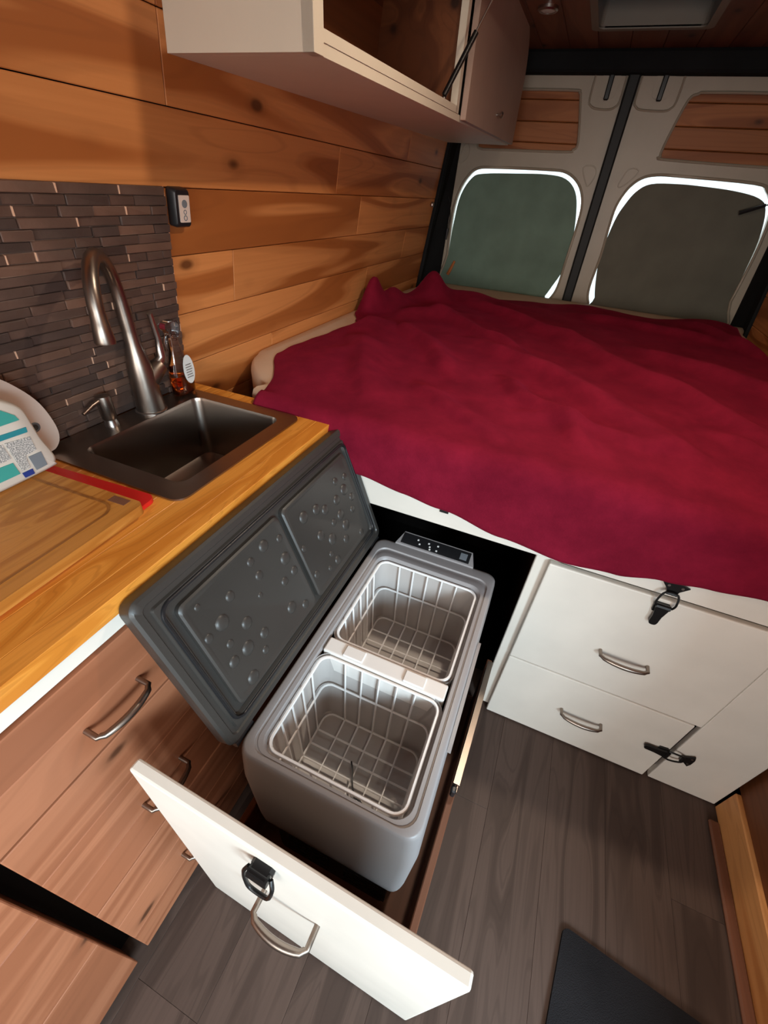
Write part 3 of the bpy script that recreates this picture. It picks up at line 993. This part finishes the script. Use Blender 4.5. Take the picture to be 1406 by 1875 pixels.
lid = make('lid', xf(loft([lring(0.014, -0.040), lring(0.004, -0.034), lring(0.0, -0.026), lring(0.0, -0.004), lring(0.004, 0.0), lring(0.014, 0.0), lring(0.016, -0.003), lring(0.024, -0.003), lring(0.026, 0.002), lring(0.036, 0.002), lring(0.039, -0.005)], True, True), ML), 'fridge_lid', fr, 40)
make('gasket', xf(tube([(0.002, p[0], p[1]) for p in rrect(LY0 + 0.031, LY1 - 0.031, 0.031, LL - 0.031, 0.02, N)], 0.0035, 6, True), ML), 'black_plastic', lid, 60)
pans = []
for (a, b_) in ((LY0 + 0.050, 0.500), (0.512, LY1 - 0.050)):
    def pr(g, x):
        return [(x, p[0], p[1]) for p in rrect(a + g, b_ - g, 0.048 + g, LL - 0.048 - g, 0.012, 4)]
    pans.append(make('inner_panel', xf(loft([pr(0, -0.0055), pr(0.0, 0.004), pr(0.003, 0.007), pr(0.007, 0.007), pr(0.010, 0.0045)], True, True), ML), 'fridge_lid', lid, 40))
random.seed(5)
for pi, (a, b_) in enumerate(((LY0 + 0.066, 0.486), (0.526, LY1 - 0.066))):
    src = None
    done = []
    tries = 0
    while len(done) < 21 and tries < 900:
        tries += 1
        yy, zz = random.uniform(a, b_), random.uniform(0.066, LL - 0.066)
        if any(math.hypot(yy - q[0], zz - q[1]) < 0.029 for q in done):
            continue
        done.append((yy, zz))
        at = ML @ Vector((0.0045, yy, zz))
        if src is None:
            rings = []
            for k in range(4):
                ph = k / 3 * math.pi / 2 * 0.92
                rings.append([(0.0030 * math.sin(ph), 0.0095 * math.cos(ph) * math.cos(t * math.pi / 5), 0.0095 * math.cos(ph) * math.sin(t * math.pi / 5)) for t in range(10)])
            g = loft(rings, False, True)
            Mr = Matrix.Rotation(-ang, 4, 'Y')
            src = make('dimple', ([Mr @ Vector(v) for v in g[0]], g[1]), 'fridge_lid', lid, 80, keep=True)
            src.location = at - ORG[lid.name]
            ORG[src.name] = at
        else:
            o = again(src, lid, at)
            k = random.uniform(0.6, 1.5)
            o.scale = (k, k, k)
for yy in (0.235, 0.785):
    make('hinge', xf(tube([(-0.012, yy - 0.022, -0.006), (-0.012, yy + 0.022, -0.006)], 0.008, 10), ML), 'black_plastic', fr, 40)


def basket(label, x0, x1, y0, y1, nxw, nyw):
    z1, z0, zm = 0.590, 0.380, 0.496
    b = thing('wire_basket', label, 'basket', ((x0 + x1) / 2, (y0 + y1) / 2, z0 - 0.003), None, 'wire baskets inside the fridge')
    R1 = rrect(x0, x1, y0, y1, 0.022, 5)
    tp = 0.010
    Rm = rrect(x0 + tp * 0.45, x1 - tp * 0.45, y0 + tp * 0.45, y1 - tp * 0.45, 0.022, 5)
    R0 = rrect(x0 + tp, x1 - tp, y0 + tp, y1 - tp, 0.022, 5)
    make('rim', tube(rz(R1, z1), 0.0034, 6, True), 'wire_white', b, 60)
    make('middle_ring', tube(rz(Rm, zm), 0.0025, 6, True), 'wire_white', b, 60)
    make('bottom_ring', tube(rz(R0, z0), 0.0025, 6, True), 'wire_white', b, 60)
    r = 0.0023
    for k in range(1, nxw):
        x = x0 + 0.012 + (x1 - x0 - 0.024) * k / nxw
        xb = x0 + tp + 0.012 + (x1 - x0 - 0.024 - 2 * tp) * k / nxw
        make('wire', tube([(x, y0, z1), (xb, y0 + tp, z0), (xb, y1 - tp, z0), (x, y1, z1)], r, 5), 'wire_white', b)
    for k in range(1, nyw):
        y = y0 + 0.012 + (y1 - y0 - 0.024) * k / nyw
        yb = y0 + tp + 0.012 + (y1 - y0 - 0.024 - 2 * tp) * k / nyw
        make('wire', tube([(x0, y, z1), (x0 + tp, yb, z0 - 0.003), (x1 - tp, yb, z0 - 0.003), (x1, y, z1)], r, 5), 'wire_white', b)
    return b


basket('white wire basket in the near compartment of the grey fridge', -0.260, -0.010, 0.231, 0.430, 6, 5)
basket('white wire basket in the far compartment of the grey fridge', -0.260, -0.010, 0.475, 0.735, 6, 6)
kc = thing('cable_clip', 'small dark clip lying on the floor of the near wire basket', 'clip', (-0.105, 0.275, 0.383))
make('loop', tube(spline([(-0.115, 0.262, 0.386), (-0.098, 0.262, 0.386), (-0.094, 0.280, 0.386), (-0.110, 0.288, 0.386), (-0.122, 0.278, 0.386)], 4), 0.0022, 6, True), 'black_plastic', kc, 60)
make('tail', tube(spline([(-0.112, 0.285, 0.386), (-0.128, 0.305, 0.386), (-0.140, 0.330, 0.387), (-0.150, 0.345, 0.386)], 4, False), 0.0018, 6), 'black_plastic', kc, 60)

# ---------------------------------------------------------------- kitchen cabinet
kt = thing('kitchen_cabinet', 'pine fronted kitchen cabinet with three drawers under the worktop', 'cabinet', (-0.655, 0.38, 0.0))
make('side_panel', box((-0.862, -0.038, 0.0), (XK - 0.020, -0.022, 0.866)), 'dark_wood', kt)
make('side_panel', box((-0.862, 0.792, 0.0), (XK - 0.020, 0.808, 0.866)), 'dark_wood', kt)
make('floor_panel', box((-0.862, -0.021, 0.002), (XK - 0.020, 0.791, 0.016)), 'dark_wood', kt)
make('back_panel', box((-0.872, -0.021, 0.017), (-0.863, 0.791, 0.86)), 'dark_wood', kt)
make('face_strip', box((XK - 0.019, -0.95, 0.838), (XK - 0.001, 0.808, 0.868), 0.0015), 'white_paint', kt)
DY0, DY1 = -0.036, 0.355
for (z0, z1, seams, hzz) in ((0.672, 0.8345, (0.762,), 0.735), (0.338, 0.667, (0.44, 0.55), 0.455), (0.016, 0.333, (0.115, 0.22), 0.150)):
    d = make('drawer', box((XK - 0.0195, DY0 + 0.001, z0 + 0.001), (XK - 0.010, DY1 - 0.001, z1 - 0.001)), 'pine_front', kt)
    zz = [z0] + list(seams) + [z1]
    for a, b_ in zip(zz[:-1], zz[1:]):
        make('board', box((XK - 0.010, DY0, a + 0.0003), (XK + 0.004, DY1, b_ - 0.0003), 0.0014), 'pine_front', d)
    handle(d, (XK + 0.004, 0.104, hzz), (XK + 0.004, 0.190, hzz), (1, 0, 0), 0.026, 0.0046)
make('filler_panel', box((XK - 0.0195, DY1 + 0.004, 0.016), (XK - 0.002, 0.806, 0.8345), 0.001), 'pine_front', kt)
k2 = thing('kitchen_cabinet', 'pine fronted kitchen cabinet across the dark gap, at the lower left of the photo', 'cabinet', (-0.655, -0.5, 0.0))
make('carcass', box((-0.862, -0.95, 0.0), (XK - 0.020, -0.064, 0.836), 0.001), 'dark_wood', k2)
dd = make('door', box((XK - 0.0195, -0.62, 0.017), (XK - 0.010, -0.064, 0.834)), 'pine_front', k2)
for a, b_ in zip((0.016, 0.26, 0.50, 0.67), (0.26, 0.50, 0.67, 0.8345)):
    make('board', box((XK - 0.010, -0.62, a + 0.0003), (XK + 0.004, -0.062, b_ - 0.0003), 0.0014), 'pine_front', dd)
make('gap_shade', box((-0.60, -0.0635, 0.002), (XK - 0.05, -0.0385, 0.836)), 'dark_cavity', k2)  # near-black block puts the shade of the gap into colour

# ---------------------------------------------------------------- worktop of staves round the sink
SX0, SX1, SY0, SY1 = -0.866, -0.516, 0.402, 0.790   # sink rim
wt = thing('worktop', 'oiled butcher block worktop of the kitchen', 'worktop', (-0.66, 0.0, 0.868))
xs = [XK + 0.004, XK - 0.030, XK - 0.064]
back = lambda z: wall_x(z) + 0.0125
staves = [(xs[1], xs[0], -0.95, 0.83), (SX1 - 0.012, xs[1], -0.95, 0.83)]
xx = SX1 - 0.012
k = 0
while xx > -0.868:
    x0 = max(xx - 0.036, -0.872)
    staves.append((x0, xx, -0.95, SY0 + 0.012))
    staves.append((x0, xx, SY1 - 0.012, 0.83))
    xx = x0
    k += 1
    if x0 <= -0.8719:
        break
for (a, b_, y0, y1) in staves:
    if b_ - a > 0.004:
        make('stave', box((a + 0.0001, y0, 0.8685), (b_ - 0.0001, y1, ZC), 0.0008), 'butcher_block', wt)
# ---------------------------------------------------------------- sink
sk = thing('sink', 'square stainless steel sink set into the worktop', 'sink', ((SX0 + SX1) / 2, (SY0 + SY1) / 2, 0.72))
BX0, BX1, BY0, BY1 = -0.800, -0.553, 0.446, 0.757
make('rim', prism(rrect(SX0, SX1, SY0, SY1, 0.025, 6), ZC + 0.0004, ZC + 0.0035, 'z', [rrect(BX0, BX1, BY0, BY1, 0.022, 6)]), 'sink_steel', sk, 40)
make('basin', loft([rz(rrect(BX0, BX1, BY0, BY1, 0.022, 6), ZC + 0.003), rz(rrect(BX0 + 0.002, BX1 - 0.002, BY0 + 0.002, BY1 - 0.002, 0.022, 6), ZC - 0.005), rz(rrect(BX0 + 0.006, BX1 - 0.006, BY0 + 0.006, BY1 - 0.006, 0.022, 6), 0.752), rz(rrect(BX0 + 0.024, BX1 - 0.024, BY0 + 0.024, BY1 - 0.024, 0.02, 6), 0.736)], False, True), 'sink_steel', sk, 40)
dn = make('drain', lathe([(0.040, 0.0), (0.042, 0.002), (0.036, 0.003), (0.030, 0.001)], 24, (-0.676, 0.60, 0.7362)), 'steel', sk, 40)
make('strainer', lathe([(0.028, 0.0), (0.026, 0.004), (0.006, 0.004), (0.006, 0.012), (0.003, 0.014)], 20, (-0.676, 0.60, 0.7375)), 'black_metal', dn, 40)
tag(make('dish_cloth', box((-0.64, 0.46, 0.7365), (-0.575, 0.60, 0.748), 0.004, 2), 'black_plastic', smooth=40), 'dark dish pad lying in the near corner of the sink', 'dish pad')
# ---------------------------------------------------------------- faucet
fx, fy, fz = -0.831, 0.646, ZC + 0.0036
fc = thing('faucet', 'tall gooseneck stainless faucet behind the sink', 'faucet', (fx, fy, fz))
make('base_plate', lathe([(0.034, 0.0), (0.034, 0.003), (0.032, 0.0045)], 28, (fx, fy, fz)), 'steel', fc, 40)
make('column', lathe([(0.031, 0.004), (0.0295, 0.03), (0.027, 0.075), (0.0245, 0.105), (0.020, 0.125), (0.0155, 0.15), (0.0140, 0.175)], 28, (fx, fy, fz)), 'brushed_steel', fc, 50)
dxy = Vector((0.61, -0.79, 0))
pts = [Vector((fx, fy, fz + 0.16)), Vector((fx, fy, fz + 0.20))]
rr_, zc_ = 0.080, 1.135
for k in range(0, 13):
    a = math.pi * k / 12 * 0.99
    pts.append(Vector((fx, fy, zc_)) + dxy * (rr_ - rr_ * math.cos(a)) + Vector((0, 0, rr_ * 1.10 * math.sin(a))))
neck = make('neck', tube(pts, [0.0142] * 2 + [0.0125] * 13, 14), 'brushed_steel', fc, 60)
e = pts[-1]
dn_ = (pts[-1] - pts[-2]).normalized()
make('spray_head', tube([e - dn_ * 0.01, e + dn_ * 0.002, e + dn_ * 0.006, e + dn_ * 0.034, e + dn_ * 0.038], [0.0128, 0.0135, 0.0142, 0.0172, 0.0162], 16), 'brushed_steel', fc, 40)
lv = make('lever_hub', tube([(fx + 0.004, fy + 0.012, fz + 0.070), (fx + 0.008, fy + 0.030, fz + 0.085), (fx + 0.010, fy + 0.046, fz + 0.094)], [0.022, 0.0205, 0.018], 16), 'brushed_steel', fc, 40)
make('lever', tube([(fx + 0.010, fy + 0.040, fz + 0.098), (fx + 0.013, fy + 0.052, fz + 0.112), (fx + 0.018, fy + 0.050, fz + 0.150), (fx + 0.026, fy + 0.038, fz + 0.206)], [0.013, 0.010, 0.0065, 0.0058], 10), 'steel', lv, 60)
# ---------------------------------------------------------------- soap dispenser
sx, sy = -0.840, 0.548
sp = thing('soap_dispenser', 'small steel soap pump on the sink rim beside the faucet', 'soap dispenser', (sx, sy, fz))
make('collar', lathe([(0.0145, 0.0), (0.0145, 0.004), (0.0125, 0.010), (0.012, 0.016)], 20, (sx, sy, fz)), 'steel', sp, 40)
make('pump_head', lathe([(0.0125, 0.015), (0.0145, 0.018), (0.0150, 0.060), (0.0140, 0.066), (0.006, 0.068)], 20, (sx, sy, fz)), 'brushed_steel', sp, 40)
make('nozzle', tube([(sx, sy - 0.004, fz + 0.060), (sx + 0.004, sy - 0.030, fz + 0.056), (sx + 0.006, sy - 0.054, fz + 0.047)], [0.006, 0.0048, 0.0038], 10), 'brushed_steel', sp, 60)
# ---------------------------------------------------------------- dish soap bottle
bx, by = -0.842, 0.762
sb = thing('dish_soap_bottle', 'clear spray bottle with a little amber dish soap in the corner of the worktop', 'bottle', (bx, by, ZC + 0.004))
prof = [(0.026, 0.0), (0.032, 0.004), (0.0335, 0.03), (0.031, 0.055), (0.024, 0.080), (0.0165, 0.105), (0.0125, 0.125), (0.0115, 0.138)]
make('shell', lathe(prof, 24, (bx, by, ZC + 0.004), 0.62, 1.0), 'clear_plastic', sb, 60)
make('soap', lathe([(0.024, 0.002), (0.030, 0.005), (0.0315, 0.030), (0.0305, 0.045)], 24, (bx, by, ZC + 0.0045), 0.60, 0.97), 'amber_liquid', sb, 60)
lb = make('label', prism([(by + 0.008 + 0.0165 * math.cos(t), 0.962 + 0.032 * math.sin(t) * (1.0 if math.sin(t) < 0 else 1.15)) for t in [k * math.pi / 12 for k in range(24)]], bx + 0.0212, bx + 0.0226, 'x'), 'amber_label', sb)
for k in range(6):
    make('text_line', box((bx + 0.0226, by - 0.002 + 0.001 * (k % 2), 0.945 + 0.006 * k), (bx + 0.0229, by + 0.018 - 0.001 * (k % 3), 0.9475 + 0.006 * k)), 'ink_grey', lb)
hd = make('spray_head', prism(sm([(by - 0.022, 1.058), (by - 0.020, 1.072), (by + 0.012, 1.074), (by + 0.016, 1.058), (by + 0.010, 1.040), (by - 0.010, 1.040), (by - 0.014, 1.052)]), bx - 0.010, bx + 0.010, 'x'), 'clear_plastic', sb, 40)
make('trigger', tube([(bx, by - 0.014, 1.050), (bx, by - 0.024, 1.030), (bx, by - 0.022, 1.012)], [0.004, 0.0035, 0.003], 8), 'clear_plastic', hd, 60)
# ---------------------------------------------------------------- boards on the worktop
rm = Matrix.Translation((-0.668, 0.20, 0)) @ Matrix.Rotation(math.radians(4.0), 4, 'Z')
tag(make('red_cutting_board', xf(prism(rrect(-0.132, 0.125, -0.30, 0.186, 0.016, 4), ZC + 0.0008, ZC + 0.009, 'z'), rm), 'red_plastic', smooth=40),
    'thin red plastic cutting board sticking out from under the bamboo one', 'cutting board')
bb_ = thing('bamboo_cutting_board', 'bamboo cutting board with a juice groove on the worktop', 'cutting board', (-0.665, 0.10, ZC + 0.0095))
bm_ = Matrix.Translation((-0.668, 0.165, 0)) @ Matrix.Rotation(math.radians(2.5), 4, 'Z')
make('slab', xf(prism(rrect(-0.140, 0.140, -0.30, 0.185, 0.012, 4), ZC + 0.0096, ZC + 0.0266, 'z'), bm_), 'bamboo', bb_, 40)
gi, go = rrect(-0.110, 0.110, -0.27, 0.157, 0.025, 5), rrect(-0.1145, 0.1145, -0.2745, 0.1615, 0.03, 5)
make('juice_groove', xf(prism(go, ZC + 0.0266, ZC + 0.0274, 'z', [gi]), bm_), 'bamboo_dark', bb_)
make('brand_mark', xf(box((0.085, 0.166, ZC + 0.0266), (0.118, 0.180, ZC + 0.0271)), bm_), 'brown_board', bb_)
# detergent jug
jg = thing('detergent_jug', 'white plastic detergent jug with teal label on the bamboo board', 'jug', (-0.765, 0.29, ZC + 0.0275))
J = [(0.225, 0.0), (0.355, 0.0), (0.367, 0.006), (0.370, 0.020), (0.362, 0.055), (0.359, 0.085), (0.355, 0.112), (0.338, 0.130), (0.322, 0.140), (0.318, 0.165), (0.30, 0.176), (0.262, 0.176), (0.245, 0.165), (0.236, 0.130), (0.222, 0.10), (0.218, 0.05), (0.216, 0.014)]
JS = sm(J)
z0 = ZC + 0.0275
jc = (sum(p[0] for p in JS) / len(JS), sum(p[1] for p in JS) / len(JS))
jr = lambda k, x: [(x, jc[0] + (p[0] - jc[0]) * k, z0 + (p[1] - jc[1]) * k + jc[1]) for p in JS]
make('body', loft([jr(0.86, -0.804), jr(0.96, -0.798), jr(1.0, -0.786), jr(1.0, -0.754), jr(0.97, -0.744), jr(0.90, -0.7395), jr(0.5, -0.739)], True, True), 'jug_plastic', jg, 50)
make('cap', lathe([(0.018, 0.0), (0.020, 0.004), (0.020, 0.032), (0.016, 0.036)], 20, (-0.770, 0.285, z0 + 0.172)), 'teal_print', jg, 40)
pl = lambda name, pts, mat, d=0.0008: make(name, prism(pts, -0.7400, -0.7385 + d, 'x'), mat, jg)
pl('label_patch', [(0.250, 1.052), (0.320, 1.052), (0.338, 1.035), (0.341, 1.026), (0.250, 1.028)], 'teal_print')
pl('label_band', [(0.250, 1.017), (0.345, 1.012), (0.344, 1.004), (0.250, 1.008)], 'teal_dark_print')
pl('label_text', [(0.308, 1.000), (0.344, 0.996), (0.344, 0.972), (0.326, 0.970), (0.324, 0.949), (0.312, 0.949)], 'print_text')
pl('label_text', [(0.255, 1.002), (0.304, 1.000), (0.306, 0.974), (0.255, 0.974)], 'print_text')
pl('label_code', [(0.329, 0.966), (0.349, 0.966), (0.349, 0.941), (0.331, 0.940)], 'grey_rubber')
pl('label_mark', [(0.310, 0.945), (0.326, 0.945), (0.326, 0.936), (0.311, 0.936)], 'blue_print')
pl('label_patch', [(0.250, 0.970), (0.305, 0.967), (0.307, 0.946), (0.250, 0.946)], 'teal_print')
# white board leaning on the tiles
wb = thing('white_cutting_board', 'pale plastic board with rounded corner leaning on the stone tiles behind the jug', 'cutting board', (-0.835, 0.25, ZC + 0.004))
Wp = [(0.10, 0.905), (0.30, 0.905), (0.40, 0.908), (0.424, 0.914), (0.434, 0.935), (0.432, 0.965), (0.420, 1.005), (0.398, 1.040), (0.366, 1.072), (0.31, 1.098), (0.22, 1.11), (0.12, 1.11), (0.095, 1.09), (0.09, 0.93)]
wm = Matrix(((1, 0, 0.136, -0.136 * 0.9), (0, 1, 0, 0), (0, 0, 1, 0), (0, 0, 0, 1)))
make('slab', xf(prism(sm(Wp), -0.848, -0.834, 'x'), wm), 'pale_plastic', wb, 40)
ey = make('eyelet', xf(tube([(-0.8335, 0.398 + 0.0075 * math.cos(t * math.pi / 8), 0.966 + 0.0075 * math.sin(t * math.pi / 8)) for t in range(16)], 0.0024, 6, True), wm), 'grey_rubber', wb, 60)
make('plug', xf(prism([(0.398 + 0.006 * math.cos(t * math.pi / 8), 0.966 + 0.006 * math.sin(t * math.pi / 8)) for t in range(16)], -0.834, -0.8325, 'x'), wm), 'black_plastic', ey)

# ---------------------------------------------------------------- stone tile backsplash
bs = thing('backsplash', 'dark stacked stone tile backsplash behind the sink', 'backsplash', (WX, 0, 0.9), (0, TH, 0))
BH = (1.322 - 0.9) / cz
make('mortar', box((0.0002, 0.22, 0.001), (0.0045, 0.8085, BH - 0.001)), 'grout', bs)
make('edge_caulk', tube([(0.001 + 0.001 * math.sin(k), 0.8105 + 0.0012 * math.sin(k * 1.7), 0.002 + (BH - 0.003) * k / 24) for k in range(25)], 0.0024, 6), 'caulk_and_glint', bs, 60)
random.seed(21)
nr = 27
hgt = BH / nr
for r_ in range(nr):
    y = 0.22 - random.uniform(0, 0.06)
    while y < 0.805:
        L = random.choice((0.045, 0.06, 0.075, 0.09, 0.11)) * random.uniform(0.9, 1.1)
        y1 = y + L
        if y1 > 0.79:
            y1 = 0.8095 - random.uniform(0, 0.0025)
        a = max(y, 0.222)
        if y1 - a > 0.012:
            t = random.uniform(0.0062, 0.0118)
            g = box((0.003, a + 0.0004, r_ * hgt + 0.0004), (t, y1 - 0.0004, (r_ + 1) * hgt - 0.0004), 0.0012)
            # split-face stone: push the front corners in and out
            vv = [Vector((v.x + (random.uniform(-0.0012, 0.0012) if v.x > 0.005 else 0), v.y, v.z)) for v in g[0]]
            if random.random() < 0.22:  # pale slivers: light caught on tile ends, put into colour
                make('tile_end_glint', box((0.003, y1 - 0.0012, r_ * hgt + 0.002), (t + 0.0012, y1 + 0.0010, (r_ + 1) * hgt - 0.001)), 'caulk_and_glint', bs)
            make('tile', (vv, g[1]), random.choice(('tile_a', 'tile_b', 'tile_c', 'tile_d', 'tile_b')), bs)
        y = y1

# ---------------------------------------------------------------- socket
so_ = thing('wall_socket', 'black framed socket box with white face on the pine wall beside the tiles', 'socket', (WX, 0, 0.9), (0, TH, 0))
s0, s1 = (1.254 - 0.9) / cz, (1.322 - 0.9) / cz
y0, y1 = 0.8185, 0.8625
fr_ = [(0.0005, rrect(y0, y1, s0, s1, 0.006, 4)), (0.016, rrect(y0, y1, s0, s1, 0.006, 4)), (0.021, rrect(y0 + 0.003, y1 - 0.003, s0 + 0.003, s1 - 0.003, 0.006, 4))]
make('frame', loft([[(x, p[0], p[1]) for p in r_] for x, r_ in fr_], True, True), 'black_plastic', so_, 40)
pla = make('face', prism(rrect(y0 + 0.010, y1 - 0.005, s0 + 0.010, s1 - 0.011, 0.002, 3), 0.0205, 0.0225, 'x'), 'pale_plastic', so_)
ym = (y0 + y1) / 2 + 0.0025
circ = lambda cy, cz_, r_: [(cy + r_ * math.cos(t * math.pi / 8), cz_ + r_ * math.sin(t * math.pi / 8)) for t in range(16)]
make('outlet', prism(circ(ym, s0 + 0.043, 0.0072), 0.0222, 0.0232, 'x'), 'grey_rubber', pla)
make('outlet', prism(circ(ym, s0 + 0.0285, 0.0045), 0.0222, 0.0230, 'x', [circ(ym, s0 + 0.0285, 0.003)]), 'grey_rubber', pla)
make('outlet', prism(circ(ym, s0 + 0.0180, 0.0052), 0.0222, 0.0230, 'x', [circ(ym, s0 + 0.0180, 0.0035)]), 'grey_rubber', pla)

# ---------------------------------------------------------------- upper cabinet, tilted a touch like in the photo; own frame
uc = thing('upper_cabinet', 'white wall cabinet high over the worktop, one door lifted open', 'cabinet', (0.0, 0.86, 1.514), (0.018, 0, 0))
CX0, CX1, CL, CH = -0.800, -0.500, 1.80, 0.345
lean = lambda z: -0.802 + WS * z   # back edge follows the wall
endp = [(lean(0.0), 0.0), (CX1, 0.0), (CX1, CH), (lean(CH), CH)]
make('end_panel', prism(endp, 0.0, 0.018, 'y'), 'cream_paint', uc)
make('end_panel', prism(endp, CL - 0.018, CL, 'y'), 'cream_paint', uc)
make('bottom', prism([(lean(0.0), 0.0), (CX1 - 0.001, 0.0), (CX1 - 0.001, 0.016), (lean(0.016), 0.016)], 0.0185, CL - 0.0185, 'y'), 'cream_paint', uc)
make('divider', prism([(lean(0.017) + 0.002, 0.017), (CX1 - 0.022, 0.017), (CX1 - 0.022, CH), (lean(CH) + 0.002, CH)], 0.865, 0.883, 'y'), 'dark_wood', uc)
make('face_frame', join(box((CX1 - 0.019, 0.019, 0.0165), (CX1 + 0.001, 0.865, 0.032)), box((CX1 - 0.02, 0.0, 0.0), (CX1 + 0.0015, 0.032, CH)), box((CX1 - 0.02, 0.852, 0.0165), (CX1 + 0.001, 0.880, CH))), 'cream_paint', uc)
for k in range(3):
    a, b_ = 0.018 + 0.11 * k, 0.018 + 0.11 * (k + 1)
    make('back_board', loft([[(lean(a) + 0.001, 0.02, a), (lean(a) + 0.006, 0.02, a), (lean(a) + 0.006, CL - 0.02, a), (lean(a) + 0.001, CL - 0.02, a)],
                             [(lean(b_) + 0.001, 0.02, b_ - 0.001), (lean(b_) + 0.006, 0.02, b_ - 0.001), (lean(b_) + 0.006, CL - 0.02, b_ - 0.001), (lean(b_) + 0.001, CL - 0.02, b_ - 0.001)]], True, True), 'dark_wood', uc)
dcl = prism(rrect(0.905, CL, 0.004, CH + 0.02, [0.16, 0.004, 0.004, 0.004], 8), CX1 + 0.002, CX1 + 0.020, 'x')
dc = make('door', dcl, 'cream_paint_shaded', uc)
kn = make('knob', xf(lathe([(0.005, 0.0), (0.004, 0.010), (0.009, 0.016), (0.010, 0.021), (0.006, 0.025)], 14), Matrix.Translation((CX1 + 0.020, 1.352, 0.062)) @ Matrix.Rotation(math.pi / 2, 4, 'Y')), 'steel', dc, 50)
# lifted door
Mo = Matrix.Translation((CX1 + 0.004, 0, CH + 0.006)) @ Matrix.Rotation(math.radians(-83), 4, 'Y')
make('door', xf(box((0.0, 0.034, -0.335), (0.018, 0.862, 0.0), 0.002), Mo), 'cream_paint', uc)
st = make('gas_strut', tube([(CX1 - 0.006, 0.735 , 0.040), (CX1 + 0.052, 0.778, 0.168)], 0.0072, 10), 'black_metal', uc, 40)
make('strut_rod', tube([(CX1 + 0.050, 0.7765, 0.164), (CX1 + 0.122, 0.83, 0.323)], 0.0030, 8), 'steel', st, 40)
make('strut_ball', lathe([(0.003, 0), (0.007, 0.004), (0.007, 0.010), (0.003, 0.014)], 10, (CX1 - 0.006, 0.735, 0.026)), 'steel', st, 60)

# ---------------------------------------------------------------- rug
tag(make('rug', xf(prism(rrect(0.0, 0.75, -0.60, 0.0, 0.015, 4), 0.0006, 0.008, 'z'), Matrix.Translation((0.405, 0.369, 0)) @ Matrix.Rotation(math.radians(-8.0), 4, 'Z')), 'rug_dark'),
    'dark charcoal rug lying on the floor at the bottom of the photo', 'rug')
